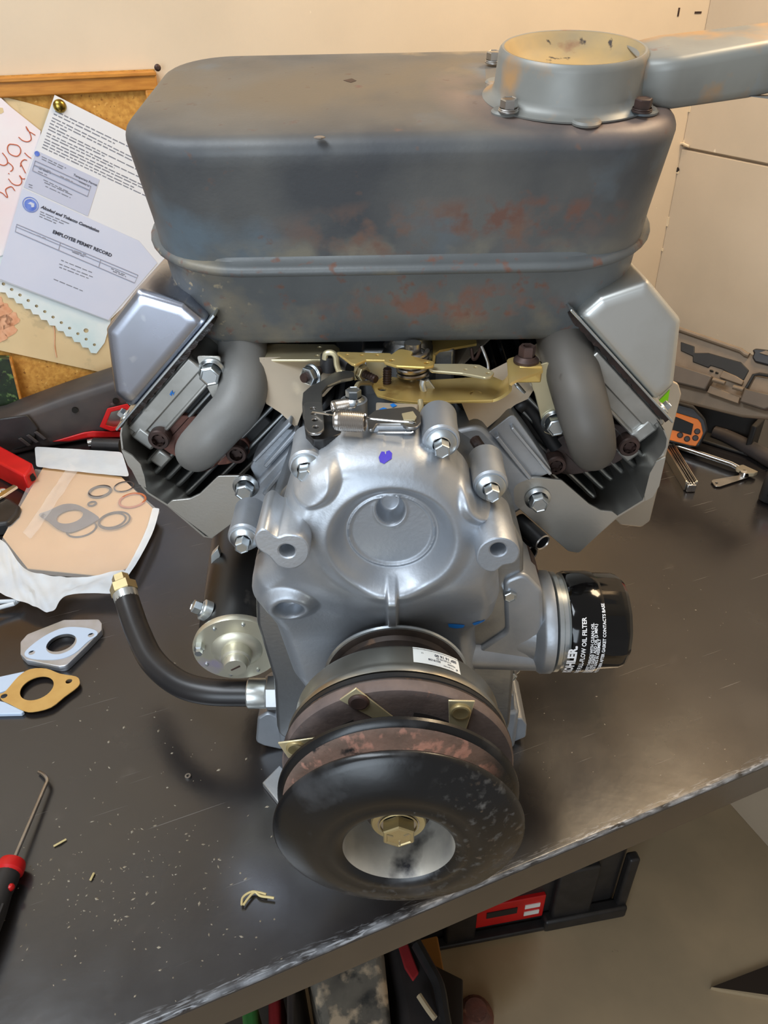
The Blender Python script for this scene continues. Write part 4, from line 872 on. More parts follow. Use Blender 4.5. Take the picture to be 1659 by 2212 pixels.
# springs
def coil_spring(name, a, b, r, turns, wire, mat, ends):
    a, b = atz(*a), atz(*b); g = G(); g.tube(helix(a, b, lambda t_: r*(1-.12*(2*t_-1)**4), turns, 16), wire, 7); o = g.build(name, mat, eng)
    for e in ends: gg = G(); gg.tube(spline([atz(*p) for p in e], 4), wire*.95, 8); gg.build('hook', m_chrome, o)
    return o
zs = ZG+.008
coil_spring('governor_spring', (724, 908, zs), (789, 912, zs), .0055, 17, .00080, m_spring, [[(725,898,zs),(700,893,zs-.002),(676,890,zs-.005)], [(786,903,zs),(850,909,zs),(880,911,zs),(892,913,zs)]])
coil_spring('idle_spring', (717, 880, zs), (752, 874, zs), .0036, 13, .00062, m_spring, [[(718,886,zs),(700,890,zs-.002),(684,892,zs-.005)], [(752,882,zs),(765,880,zs),(770,872,zs),(771,866,zs+.002)]])
bolt(eng, atz(764, 864, ZG-.004), Z, .0072, .0052, .006, m_zinc)
g = G(); c = atz(764, 864, ZG-.004); g.cyl(c, c-Z*.04, .009, n=20); g.build('bolt_boss', m_alu, eng)
# grey cast bracket that holds the far end of the large spring
cb = [(806,962),(806,930),(812,921),(880,921),(887,930),(886,962)]
g = G(); g.prism([Vector((q.x, .017, q.y)) for q in fillet([xz(*p, .017) for p in cb], .003, 3)], (0, .022, 0)); cbo = g.build('cast_bracket', m_alu, eng, bevel=.002, seg=3)
hplate('lever_plate', [(794,900),(812,886),(836,883),(892,878),(906,890),(908,912),(900,922),(880,922),(868,914),(812,914),(806,926),(797,926)], ZG+.003, .0022, m_govern, cbo, [(893,914,.0016)], .003)
g = G(); g.prism([atz(*p, ZG+.0045) for p in ((868,893),(892,888),(900,900),(896,906),(872,906))], (0, 0, -.001)); g.build('bright_patch', m_goldw, cbo)
g = G(); g.tube([aty(816, 934, .015), aty(888, 934, .015), aty(893, 932, .015)], .0008, 8); g.build('wire_pin', m_chrome, cbo)
g = G(); a, b, c, d_ = [aty(*p, .098) for p in ((913,826),(926,820),(953,858),(950,862))]; g.prism([a, b, c, d_, aty(923,862,.098)], (0, .003, 0)); g.build('white_tab', m_fit, tb_, bevel=.0006)
rod('tab_fold', [(914,822,.097),(912,832,.096),(916,846,.095),(921,860,.095)], .0022, m_fit)
# throttle rods and dark carburettor behind
rod('throttle_rod', [(1040,748,.135),(1047,765,.132),(1054,785,.13),(1055,806,.128)], .0014, m_steel)
rod('throttle_rod', [(1018,752,.14),(1022,775,.138),(1030,772,.136),(1040,748,.135)], .0013, m_screw)
rod('throttle_rod', [(1026,800,.126),(1026,788,.126)], .0010, m_steel)
ribbon('upper_strap', [aty(*p) for p in ((933,790,.135),(936,766,.135),(950,756,.14),(1030,742,.15))], [aty(*p)+Vector((0, .022, .004)) for p in ((933,790,.135),(936,766,.135),(950,756,.14),(1030,742,.15))], .002, m_gold, tb_)
g = G(); g.lathe([(.020, 0), (.022, .004), (.022, .05), (.016, .055), (.016, .075), (0, .075)], (0.012, .150, .285), Z, 32, cap0=True); g.box((.012, .165, .315), (.07, .045, .045)); g.build('carburettor', m_aludk, eng, bevel=.003)
g = G(); g.box((0, .20, .30), (.10, .04, .09)); g.build('intake_manifold', m_void, eng, bevel=.006)
# cream plastic block under the yellow plate with blue pen dabs
g = G(); g.prism([atz(*p, .338) for p in ((812,868),(905,872),(900,893),(812,893))], (0, 0, -.03)); cbk = g.build('machined_block', m_tin, eng, bevel=.001)
for q in (((818,884),(828,880),(836,882),(830,888)), ((842,874),(850,871),(858,876),(848,880))):
    g = G(); g.add([atz(*p, .3385) for p in q], [(0, 1, 2, 3)]); g.build('pen_mark', m_bluemark, cbk)
g = G(); p = spline([aty(1026,950,.075), aty(1034,962,.07), aty(1044,975,.068)], 4); g.tube(p, .004, 10); g.build('sealant_blob', m_sealant, eng)
g = G(); g.prism([aty(*p, .07) for p in ((1028,962),(1036,956),(1042,970),(1034,974))], (0, .003, 0)); g.build('tin_scrap', m_goldw, eng)
# ------------------------------------------------------------------ cork board and the papers pinned to it
bt = atback(170, 157, .012).z; bu = atback(338, 170, .012).dot(U)
board = thing('cork_board', 'oak framed cork board on the back wall behind the muffler', 'cork board', uvz(-.25, WALL_V-.01, .02))
g = G(); g.box(uvz((bu-.75)/2, WALL_V-.005, bt/2+.01), (bu+.75, .008, bt-.02), U, V, Z); g.build('cork_panel', m_cork, board)
g = G(); g.box(uvz((bu-.75)/2, WALL_V-.009, bt-.0125), (bu+.75, .014, .023), U, V, Z); g.build('frame_top', m_oak, board, bevel=.002)
g = G(); g.box(uvz((bu-.75)/2, WALL_V-.0165, bt-.0045), (bu+.75, .004, .005), U, V, Z); g.build('frame_bead', m_oak, board, bevel=.001)
g = G(); g.box(uvz(bu-.009, WALL_V-.009, bt/2-.004), (.018, .013, bt-.035), U, V, Z); g.build('frame_side', m_oak, board, bevel=.002)
g = G(); c = atback(340, 146, .012); g.lathe([(0, 0), (.0035, .0), (.0045, .002), (.002, .004), (.002, .008), (0, .008)], c, -V, 12); g.build('hanging_knob', m_screw, board)
def sheet(name, pts, off, mat, label, cat, curl=.0, group=None, r=0):
    p = [atback(*q, off) for q in pts]; g = G(); g.prism(p, V*.0006); o = g.build(name, mat); tag(o, label, cat, group); return o
manila = sheet('manila_sheet', [(-70,190),(60,222),(130,243),(262,300),(330,560),(360,700),(236,808),(0,757),(-90,735)], .0115, m_manila, 'large tan manila sheet on the cork board behind the other papers', 'paper')
for cx_, cy_, rr_ in ((8, 672, 16), (26, 690, 15), (20, 712, 15), (0, 725, 15), (-14, 700, 18), (-6, 655, 14), (10, 695, 16)):
    q = [atback(cx_+rr_*math.cos(a)*(1+.2*math.sin(5*a+cx_)), cy_+rr_*math.sin(a)*(1+.15*math.sin(4*a)), .0122) for a in [2*math.pi*i/18 for i in range(18)]]
    g = G(); g.prism(q, V*.0002); g.build('painted_petal', m_orangep, manila)
g = G(); g.tube(spline([atback(*p, .0123) for p in ((112,690),(118,715),(118,745),(122,772))], 4), .0007, 6); g.build('painted_stem', m_orangep, manila)
# blue-washed notebook page with a torn ring edge along the bottom
tl = Vector((-60, 585)); br_ = Vector((208, 764)); edge = []; hl = []
for i in range(31):
    t = i/30; p = tl.lerp(br_, t); n_ = Vector((-.55, .83))
    edge.append(p+n_*(5 if i % 2 else -1)); 
    if i % 2 == 0 and i < 30: hl.append(p+Vector((9, 0))+n_*-9)
pts2 = [tuple(e) for e in edge]+[(226, 740), (240, 690), (150, 560), (-40, 470)]
p3 = [atback(*q, .0135) for q in pts2]; o0 = atback(100, 650, .0135)
pl = [((p-o0).dot(U), (p-o0).z) for p in p3]; hs_ = []
for h in hl: q = atback(h.x, h.y, .0135); hs_.append(circ((q-o0).dot(U), q.z-o0.z, .0023, 10))
q = atback(186, 714, .0135); hs_.append(circ((q-o0).dot(U), q.z-o0.z, .0036, 12))
g = G(); plate(g, pl, hs_, .0006, o0, U, Z); note = g.build('notebook_page', m_bluep); tag(note, 'blue washed notebook page with torn ring holes below the permit letter', 'paper')
pink = sheet('watercolour_note', [(-110,130),(-5,205),(24,232),(88,283),(78,420),(40,540),(-20,560),(-110,520)], .0150, m_pinkp, 'pale pink painted note with red brown handwriting at left edge', 'paper')
g = G()
for st_ in ([(56,273),(63,285),(67,296),(66,303),(58,306),(48,303),(40,296)], [(56,273),(60,282),(68,287),(76,292)],
            [(30,312),(20,312),(16,320),(19,330),(28,336),(38,337),(44,330),(44,321),(38,314),(29,312)],
            [(-4,352),(2,356),(10,357),(16,352),(14,342),(5,330)], [(16,350),(24,356),(28,362),(26,368),(22,370)],
            [(53,330),(60,337),(67,342)], [(44,360),(46,350),(52,345),(58,346)], [(44,352),(50,364),(55,374)],
            [(18,386),(26,396),(36,400),(44,398),(47,390),(42,379),(48,386),(54,386)], [(18,374),(20,376)],
            [(-2,414),(6,418),(14,426),(16,424),(12,410),(20,404),(26,404),(32,412)]):
    g.tube(spline([atback(*p, .0153) for p in st_], 5), .00065, 6)
g.build('handwriting', m_pen, pink)
g = G(); q = [atback(a, b, .0153) for a, b in ((-4,232),(6,233),(8,242),(2,246),(-6,244))]; g.prism(q, V*.0002); g.build('painted_spot', m_manila, pink)
# the permit letter: long printed top, small grey card, larger lavender record card
let = sheet('permit_letter', [(118,205),(330,312),(372,560),(235,693),(-8,602),(50,400)], .0172, m_white, 'white printed permit letter pinned at its top corner to the cork board', 'letter')
g = G(); g.prism([atback(*p, .0177) for p in ((79,325),(215,388),(190,467),(51,404))], V*.0003); card = g.build('small_card', m_lav2, let)
g = G(); g.prism([atback(*p, .0181) for p in ((49,407),(300,520),(340,568),(234,691),(-7,600))], V*.0003); rec = g.build('record_card', m_lav, let)
ex = (atback(280, 290, .018)-atback(118, 208, .018)).normalized(); ey = V.cross(ex)*-1
ey = ex.cross(V)*-1
if ey.z < 0: ey = -ey
def words(g, a, b, h, off, fill=1.0, seed=0):
    rnd = random.Random(seed); p = atback(*a, off); q = atback(*b, off); d = (q-p); L0 = d.length; d.normalize(); x = 0
    while x < L0*fill:
        w_ = min(rnd.uniform(.003, .011), L0*fill-x); m = 0
        y0, y1 = h*rnd.uniform(-.42, -.34), h*rnd.uniform(.34, .5)
        g.prism([p+d*x+ey*y0, p+d*(x+w_)+ey*y0, p+d*(x+w_)+ey*y1, p+d*x+ey*y1], V*.0002); x += w_+.0018
g = G()
ln = [((119,240),(330,342),1),((116,246),(330,350),.6),((113,254),(330,362),.97),((111,260),(332,370),.85),((108,266),(334,378),.15),((106,273),(336,386),.9),((104,279),(338,392),.5),((101,287),(338,400),.93),((100,293),(338,406),.6),((97,300),(338,414),.95),((95,306),(338,420),.98),((93,312),(338,428),.8),((91,318),(338,434),.97)]
for i, (a, b, f) in enumerate(ln): words(g, a, b, .0016, .0175, f, i)
g.build('printed_lines', m_ink, let, kind='stuff')
g = G()
for i, (a, b, f) in enumerate([((90,338),(148,366),.9),((90,343),(146,370),.8),((84,360),(112,372),.9),((84,364),(112,376),.9),((82,370),(110,382),.7),((130,380),(160,394),.9),((170,392),(194,404),.9),((94,388),(138,410),1.2),((96,394),(162,424),.9),((98,402),(158,430),.9),((62,398),(70,401),1),((62,403),(70,406),1)]): words(g, a, b, .0013, .0180, f, 40+i)
for i, (a, b, f) in enumerate([((87,457),(158,487),.9),((86,462),(150,489),.8),((85,467),(136,489),.7),((64,502),(100,516),1),((68,498),(106,512),.5),((150,538),(190,552),.9),((156,544),(190,558),.8),((240,580),(270,594),1),((244,586),(272,598),1),((132,562),(202,590),.95),((128,570),(204,600),.95),((128,577),(198,604),.9),((116,603),(182,630),.95)]): words(g, a, b, .0014, .0184, f, 80+i)
g.build('printed_lines', m_ink, let, kind='stuff')
def frame_box(pts, off, par, r=.0006):
    g = G(); g.tube([atback(*p, off) for p in pts], r, 5, closed=True); return g.build('ruled_box', m_rule, par)
frame_box([(36,484),(298,594),(291,611),(33,500)], .0184, rec); frame_box([(76,347),(196,402),(189,424),(70,368)], .0180, card)
g = G()
for a, b in (((34,489),(296,600)), ((130,525),(126,541)), ((217,562),(213,577)), ((74,356),(192,410))): g.tube([atback(*a, .0184), atback(*b, .0184)], .0005, 5)
g.build('ruled_line', m_rule, rec)
text('EMPLOYEE PERMIT RECORD', .0066, atback(113, 503, .0184), ex, ey, m_ink2, rec, bold=.0002)
text('Alcohol and Tobacco Commission', .0056, atback(88, 449, .0184), ex, ey, m_ink2, rec, bold=.0002, shear=.25)
text('Temporary Permit', .0042, atback(158, 379, .0181), ex, ey, m_ink2, card)
def disc(px, py, r, off, mat, par, name='seal', n=28, ri=0):
    c = atback(px, py, off); g = G()
    g.lathe([(ri, 0), (ri, .0003), (r, .0003), (r, 0)] if ri else [(0, .0003), (r, .0003), (r, 0)], c, -V, n); return g.build(name, mat, par)
sl = disc(66, 443, .0078, .0184, m_blue, rec); disc(66, 442, .0100, .0184, m_blue, rec, 'seal_ring', 28, .0092)
g = G(); g.prism([atback(*p, .0190) for p in ((60,440),(66,436),(74,440),(74,447),(68,448),(67,442))], V*.0002); g.build('seal_print', m_lav, rec)
disc(80, 332, .0032, .0181, m_blue, card)
c = atback(129, 229, .0172); g = G(); g.lathe([(0, .0050), (.0035, .0047), (.0062, .0036), (.0080, .0014), (.0082, .0), (0, 0)], c, -V, 28)
pin = g.build('push_pin', m_brass); tag(pin, 'round brass push pin holding the permit letter on the cork board', 'push pin')
# framed leafy picture leaning in the corner at the left edge
lp = thing('leafy_picture', 'dark leafy picture block leaning on the cork board at left edge', 'picture', uvz(-.33, WALL_V-.03, .0))
pp = [atback(*p, .030) for p in ((-90,770),(22,776),(50,890),(-90,905))]
g = G(); g.prism(pp, V*.016); g.build('canvas', m_leafp, lp, bevel=.001)
g = G(); q = [atback(*p, .031) for p in ((20,776),(26,780),(53,890),(48,890))]; g.prism(q, V*.017); g.build('side_strip', m_oak, lp)
# ------------------------------------------------------------------ left side of the bench
# black and red power tool lying along the back
F0 = atz(-60, 1003, 0); F1 = atz(262, 950, 0); td = (F1-F0); TL = td.length; td.normalize(); tn = Z.cross(td); T0 = F0+tn*.036+Z*.03
tool = thing('power_tool', 'long black and red power tool with a red rimmed window behind the bag', 'power tool', (T0.x, T0.y, 0))
def tp_(s, n, z): return T0+td*s+tn*n+Z*(z-.03)
def tsec(s, w0, w1, z0, z1, r=.008): return [tp_(s, q.x, q.y) for q in fillet([Vector((w0, z0)), Vector((w1, z0)), Vector((w1, z1)), Vector((w0, z1))], r, 4)]
g = G(); g.loft([tsec(0, -.035, .03, .001, .055, .012), tsec(TL*.28, -.036, .032, .001, .06, .014), tsec(TL*.40, -.030, .034, .001, .066, .012), tsec(TL*.7, -.028, .038, .001, .080, .014), tsec(TL*1.12, -.026, .042, .001, .096, .014)]); g.build('body', m_dkgrey, tool, ang=50)
def tf(px, py, n=-.0325):     # a point on the front face of the tool
    return atp(px, py, T0+tn*n, tn)
g = G(); g.loft([[tf(a+0, b, -.030+k) for a, b in ((-10,905),(60,895),(84,925),(68,962),(-10,985))] for k in (-.006, .02)]); g.build('grip_collar', m_black, tool, bevel=.003)
for k in range(3):
    x0 = 38+k*17; y0 = 948-k*7; g = G(); g.loft([[tf(a, b, -.0325+q) for a, b in ((x0,y0),(x0+8,y0-3),(x0+30,y0+14),(x0+22,y0+17))] for q in (-.007, .006)]); g.build('grip_rib', m_dkgrey, tool, bevel=.001)
g = G(); g.loft([[tf(a, b, -.030+q) for a, b in ((112,954),(180,934),(200,931),(262,932),(262,945),(190,946),(150,954))] for q in (-.005, .008)]); g.build('red_trim', m_red, tool, bevel=.002)
hx = [(215,922),(232,882),(275,872),(300,900),(290,925),(240,932)]; hi_ = [(228,918),(240,890),(270,883),(287,902),(280,918),(245,922)]
g = G(); n = len(hx); A1 = [tf(*p, -.0400) for p in hx]; A2 = [tf(*p, -.030) for p in hx]; B1 = [tf(*p, -.0400) for p in hi_]; B2 = [tf(*p, -.030) for p in hi_]
g.loft([A2, A1, B1, B2], False, False); g.build('window_rim', m_red, tool, bevel=.001)
g = G(); g.prism(B2, tn*.004); g.build('window', m_steel, tool)
for px, py in ((162, 885), (250, 866)):
    p = tf(px, py, -.028); g = G(); g.lathe([(0, 0), (.0045, 0), (.0045, .010), (0, .010)], p-tn*.003, tn, 14); g.build('screw_hole', m_screen, tool)
g = G(); p = atz(190, 957, .008); g.cyl(p, p+td*.012, .006, n=14); g.build('collar', m_chrome, tool)
g = G(); g.tube([atz(203, 960, .012), atz(262, 962, .012)], .010, 16); g.build('spindle', m_black, tool)
# red bar and black tool at the left edge
rb = thing('red_bar', 'flat red plastic bar lying at left edge beside the clear bag', 'bar', atz(20, 1000, 0))
q = [atz(*p, .034) for p in ((-40,944),(0,962),(70,1000),(66,1012),(52,1028),(-50,975))]
g = G(); g.prism(q, (0, 0, -.033)); g.build('shell', m_red, rb, bevel=.003)
g = G(); c = (atz(61,1010,.034)); c = Vector((c.x, c.y-.001, .022)); g.cyl(c+Vector((.006, -.008, 0)), c+Vector((-.004, .006, 0)), .0045, n=14); g.build('bore', m_screen, rb)
bt_ = thing('black_tool', 'black tool with a bright steel blade at left edge', 'tool', atz(0, 1060, 0))
q = [atz(*p, .020) for p in ((-60,1040),(26,1078),(44,1092),(38,1108),(18,1128),(-60,1140))]
g = G(); g.prism(q, (0, 0, -.0195)); g.build('body', m_black, bt_, bevel=.004)
g = G(); g.prism([atz(*p, .026) for p in ((-40,1086),(30,1046),(38,1050),(4,1072),(-40,1096))], (0, 0, -.004)); g.build('blade', m_chrome, bt_, bevel=.0008)
g = G(); c = atz(2, 1060, .024); g.lathe([(0, .003), (.005, .002), (.007, 0), (.007, -.004)], c, Z, 16); g.build('rivet', m_chrome, bt_)
# zip bag of gaskets: card and rings inside, clear film over
bag = thing('zip_bag', 'clear zip bag holding gaskets and rings on a tan card, left of engine', 'bag', atz(170, 1150, 0))
ZC = .016
def bz(px, py, k=0.): return atz(px, py, ZC+k)
outer = [(75,966),(160,970),(263,976),(285,1000),(345,1098),(330,1150),(296,1215),(272,1250),(268,1282),(215,1282),(160,1284),(140,1296),(128,1316),(108,1320),(70,1308),(40,1296),(-40,1262),(-40,1180),(0,1160),(40,1080),(68,1020)]
g = G(); cpts = [(96,1005),(262,1030),(338,1106),(280,1225),(230,1245),(60,1228),(6,1160)]
g.prism([bz(*p, -.004) for p in cpts], (0, 0, -.0012)); card_ = g.build('card', m_card, bag)
def film(name, pts, z0, amp, mat, n=26, seed=1):
    rnd = random.Random(seed); P_ = [Vector((q.x, q.y)) for q in [bz(*p) for p in pts]]; P_ = [P_[0].lerp(P_[0], 0)] and spline([Vector((a.x, a.y)) for a in P_], 3, True) if n > 30 else P_
    c = sum(P_, Vector((0, 0)))/len(P_); rs = []; lev = 7
    for k in range(lev+1):
        t = k/lev; 
        rs.append([Vector((lerp(q.x, c.x, t), lerp(q.y, c.y, t), z0+amp*(1-(1-t)**2)+rnd.uniform(-1, 1)*amp*.35*(0 < k < lev))) for q in P_])
    g = G(); g.loft(rs, False, True); return g.build(name, mat, bag, ang=70)
film('clear_film', [(75,1010),(265,1032),(345,1102),(272,1250),(230,1248),(60,1236),(0,1168),(40,1085)], .0135, .0045, m_bag, seed=3)
def crumple(name, pts, mat, amp, seed, nsub=9, nn=5):
    """soft film strip between an upper and a lower run of points"""
    rnd = random.Random(seed); a, b = pts; A_ = spline([Vector((*bz(*p)[:],)) for p in a], nsub); B_ = spline([Vector((*bz(*p)[:],)) for p in b], nsub)
    m = min(len(A_), len(B_)); A_ = [A_[int(i*(len(A_)-1)/(m-1))] for i in range(m)]; B_ = [B_[int(i*(len(B_)-1)/(m-1))] for i in range(m)]
    rows = []
    for k in range(nn+1):
        rows.append([A_[i].lerp(B_[i], k/nn)+Z*(rnd.uniform(-1, 1)*amp*(.4+.6*math.sin(math.pi*k/nn))) for i in range(m)])
    g = G(); g.loft(rows, False, False, False); o = g.build(name, mat, bag, ang=75); md = o.modifiers.new('s', 'SUBSURF'); md.levels = md.render_levels = 1; return o
crumple('zip_strip', ([(75,965),(160,970),(263,976)], [(78,1008),(160,1018),(280,1030)]), m_bagw, .0010, 5)
crumple('film_crease', ([(150,1002),(104,1072),(48,1152)], [(172,1012),(122,1086),(68,1164)]), m_bag, .0032, 15, 8, 4)
crumple('side_seam', ([(345,1098),(330,1150),(296,1215),(270,1252)], [(330,1096),(315,1146),(284,1210),(262,1246)]), m_bagw, .0008, 6, 9, 2)
crumple('lower_flap', ([(-40,1172),(6,1168),(50,1225),(110,1243),(190,1246),(270,1228)], [(-40,1262),(20,1290),(70,1308),(112,1322),(150,1284),(268,1282)]), m_bagw, .0032, 8, 7, 6)
g = G(); g.tube([bz(*p, -.006) for p in ((-40,1300),(0,1300),(40,1298),(30,1304),(0,1312),(-40,1330))], .0025, 8); g.build('film_fold', m_bagw, bag)
def oring(px, py, rpx, wpx, mat, lab, grp=None, z=-.0022):
    c = bz(px, py, z); rr_ = abs(bz(px+rpx, py, z).x-c.x); t = abs(bz(px+wpx/2, py, z).x-c.x)
    g = G(); g.tube([c+Vector((rr_*math.cos(2*math.pi*i/40), rr_*math.sin(2*math.pi*i/40), 0)) for i in range(40)], t, 8, closed=True); return tag(g.build('o_ring', mat), lab, 'o-ring', grp)
gr = 'o-rings in the clear bag'
oring(216, 1062, 22, 6, m_oring, 'thick dark ring near the zip strip in the clear bag', gr)
oring(199, 1088, 8, 4, m_oring, 'tiny dark ring below the thick ring in the clear bag', gr)
oring(268, 1051, 20, 3, m_oring, 'thin dark ring at upper right of the clear bag', gr)
oring(286, 1081, 27, 5, m_orred, 'reddish ring beside the right seam of the clear bag', gr)
oring(247, 1124, 32, 4, m_oring, 'largest thin dark ring in the middle of the clear bag', gr, -.0010)
oring(243, 1124, 27, 4, m_oring, 'dark ring lying inside the largest ring in the clear bag', gr, -.0030)
oring(176, 1142, 30, 4, m_oring, 'thin dark ring under the grey gasket in the clear bag', gr, -.0030)
def gasket(name, pts, z, th, mat, hole, small, bev=.0002, sp=3):
    P_ = [atz(*p, z) for p in pts]; pl = spline([Vector((p.x, p.y)) for p in P_], sp, True) if sp else fillet([Vector((p.x, p.y)) for p in P_], .004, 4)
    hs_ = []
    for hx_, hy_, hr in [hole]+small:
        c = atz(hx_, hy_, z); r_ = abs(atz(hx_+hr, hy_, z).x-c.x); hs_.append(circ(c.x, c.y, r_, 32))
    g = G(); plate(g, [tuple(q) for q in pl], hs_, th, (0, 0, z), X, Y, bev); return g.build(name, mat, ang=35)
gk = gasket('flange_gasket', [(84,1112),(104,1104),(136,1090),(164,1090),(186,1100),(206,1112),(214,1120),(206,1126),(180,1140),(150,1150),(124,1142),(104,1126)], ZC-.0016, .0010, m_gask, (151,1116,27), [(97,1114,4)])
tag(gk, 'grey two bolt gasket inside the clear bag', 'gasket')
# parts lying on the bench in front of the bag
fl = gasket('alloy_flange', [(48,1392),(62,1376),(140,1345),(214,1344),(220,1352),(220,1366),(188,1400),(145,1442),(130,1444),(60,1430),(48,1418)], .004, .0075, m_flange, (133,1391,31), [(197,1372,8),(69,1410,8)], .0008, 0)
tag(fl, 'stained alloy flange plate with two bolt holes on the bench below the bag', 'flange')
g = G(); c1 = atz(133, 1391, .0080); pl = spline([Vector((q.x, q.y)) for q in [atz(*p, .008) for p in ((54,1416),(62,1400),(100,1372),(140,1356),(180,1356),(206,1362),(210,1372),(190,1386),(160,1412),(124,1424),(80,1424))]], 4, True)
rr_ = abs(atz(133+31, 1391, .008).x-c1.x); hs_ = [circ(c1.x, c1.y, rr_, 32)]
for q in ((197,1372),(69,1410)): p = atz(*q, .008); hs_.append(circ(p.x, p.y, .0033, 16))
plate(g, [tuple(q) for q in pl], hs_, .0006, (0, 0, .0080), X, Y); g.build('gasket_print', m_brightpl, fl)
gp = gasket('paper_gasket', [(0,1500),(12,1494),(40,1462),(66,1446),(100,1445),(130,1456),(164,1462),(172,1472),(168,1484),(140,1505),(110,1528),(70,1538),(48,1534),(20,1520),(4,1512)], .0050, .0010, m_gpaper, (80,1487,34), [(149,1472,7),(9,1504,7)], .0001)
tag(gp, 'ochre paper gasket with two bolt holes lying on pale blue wings', 'gasket')
wg = thing('wing_plate', 'pale blue winged plate under the ochre paper gasket at left edge', 'plate', atz(0, 1500, 0))
for pts in (((-40,1470),(52,1450),(58,1454),(20,1490),(-40,1505)), ((-40,1505),(10,1516),(52,1536),(46,1541),(-40,1543)), ((-60,1468),(-20,1470),(-20,1545),(-60,1545))):
    g = G(); g.prism([atz(*p, .0042) for p in pts], (0, 0, -.0040)); g.build('wing', m_brightpl, wg, bevel=.0006)
# hook pick
pk = thing('hook_pick', 'bent steel hook pick with red and black handle on the bench at left edge', 'pick', atz(30, 1850, 0))
a = atz(28, 1862, .010); b = atz(102, 1688, .007)
g = G(); g.tube([a]+spline([b+(a-b)*.06, b, atz(100, 1680, .007), atz(92, 1672, .005), atz(84, 1668, .002)], 4), .0016, 10); g.build('shaft', m_steel, pk)
dn = (a-b).normalized(); h0 = a
g = G(); g.lathe([(.003, -.002), (.0095, 0), (.0105, .003), (.0105, .008), (.0090, .010)], h0, dn, 28, cap0=True); g.build('red_collar', m_red, pk)
g = G(); g.lathe([(.0090, .009), (.0095, .014), (.0088, .024), (.0105, .040), (.0112, .075), (.009, .085), (0, .087)], h0, dn, 20); hd_ = g.build('handle', m_black, pk)
sd_ = dn.cross(Z).normalized()
for k in range(-2, 3):
    g = G(); aa = k*.5; off = (sd_*math.sin(aa)+Z*math.cos(aa)); g.tube([h0+dn*.036+off*.0100, h0+dn*.055+off*.0110, h0+dn*.074+off*.0105], .0012, 6); g.build('grip_rib', m_rubber, hd_)
g = G(); off = (sd_*-.9+Z*.3).normalized(); g.ball(h0+dn*.022+off*.0082, .003, 10); g.build('red_dot', m_red, hd_)
# little things on the bench
st_ = thing('grass_stem', 'curled dry grass stem on the bench left of the pulley', 'grass', atz(545, 1945, 0))
for pts in ([(522,1955),(524,1940),(535,1930),(550,1926),(562,1935),(580,1938),(592,1940)], [(526,1955),(535,1942),(548,1928),(560,1928),(575,1932)]):
    g = G(); g.tube(spline([atz(*p, .0035) for p in pts], 5), .0009, 6); g.build('blade', m_straw, st_)
g = G(); c = atz(406, 1677, .001); g.lathe([(.0012, -.001), (.0026, -.001), (.0026, .001), (.0012, .001), (.0012, -.001)], c, Z, 20); o = g.build('washer', m_steel); tag(o, 'tiny steel washer on the bench between hose and hook pick', 'washer')
for (a, b, lab) in (((116,1828),(143,1813),'straight straw sliver on bench right of the hook pick'), ((195,1902),(203,1886),'short tan sliver on bench, nearer than the straight straw sliver')):
    g = G(); g.tube([atz(*a, .001), atz((a[0]+b[0])/2, (a[1]+b[1])/2, .0016), atz(*b, .001)], .0009, 5); o = g.build('straw_sliver', m_straw); tag(o, lab, 'sliver', 'slivers on the bench')
rnd = random.Random(3); g = G()
def crumb(px, py, s):
    c = atz(px, py, 0); a = rnd.uniform(0, 6.28); e, f = Vector((math.cos(a), math.sin(a), 0)), Vector((-math.sin(a), math.cos(a), 0))
    l, w_ = s*rnd.uniform(.6, 1.8), s*rnd.uniform(.4, .9)
    g.add([c+e*l, c+f*w_, c-e*l*.8, c-f*w_, c+Z*(s*rnd.uniform(.4, .9))+e*l*.1], [(0,1,4),(1,2,4),(2,3,4),(3,0,4),(3,2,1,0)])
for i in range(240):
    u_, v_ = rnd.gauss(300, 160), rnd.gauss(1900, 120); p = atz(u_, v_, 0)
    if p.dot(V) > EV+.006 and u_ < 620: crumb(u_, v_, rnd.choice((.0005, .0007, .0009, .0013)))
for i in range(36): crumb(rnd.uniform(120, 480), rnd.uniform(1420, 1740), rnd.choice((.0006, .0009, .0014)))
for i in range(60):
    u_, v_ = rnd.uniform(1120, 1620), rnd.uniform(1240, 1700); p = atz(u_, v_, 0)
    if p.dot(V) > EV+.01: crumb(u_, v_, rnd.choice((.0004, .0006, .0008)))
o = g.build('crumbs', m_dust); tag(o, 'pale crumbs and grit scattered over the dark bench top', 'grit', kind='stuff')
# ------------------------------------------------------------------ right side of the bench
# open moulded case: lid standing against the wall, tray in front of it
caseo = thing('tool_case', 'open grey brown moulded tool case leaning on the right wall', 'case', atz(1570, 960, 0))
# hinge line on the bench, lid leaning back
hA = atz(1440, 905, .055); hB = atz(1700, 1000, .055)
hd = (hB-hA); hd.z = 0; hd.normalize(); hn = Vector((-hd.y, hd.x, 0)); lidn = (hn*.45+Z).normalized()   # lid goes up along lidn
if hn.y < 0: hn = -hn
la = math.radians(62); LUP = hn*math.cos(la)+Z*math.sin(la); LN = hd.cross(LUP)
if LN.dot(CAM-hA) < 0: LN = -LN
def lidp(px, py, k=0.): return atp(px, py, hA+LN*k, LN)
lid_o = [(1400,690),(1466,712),(1608,758),(1640,772),(1700,792),(1720,900),(1659,905),(1600,900),(1440,860),(1400,850)]
g = G(); g.prism([lidp(*p) for p in lid_o], -LN*.012); lid = g.build('lid', m_case, caseo, bevel=.003)
g = G(); g.tube([lidp(*p, .002) for p in ((1400,688),(1466,711),(1600,757),(1610,765),(1618,768))], .0035, 10); g.build('lid_rim', m_case, lid)
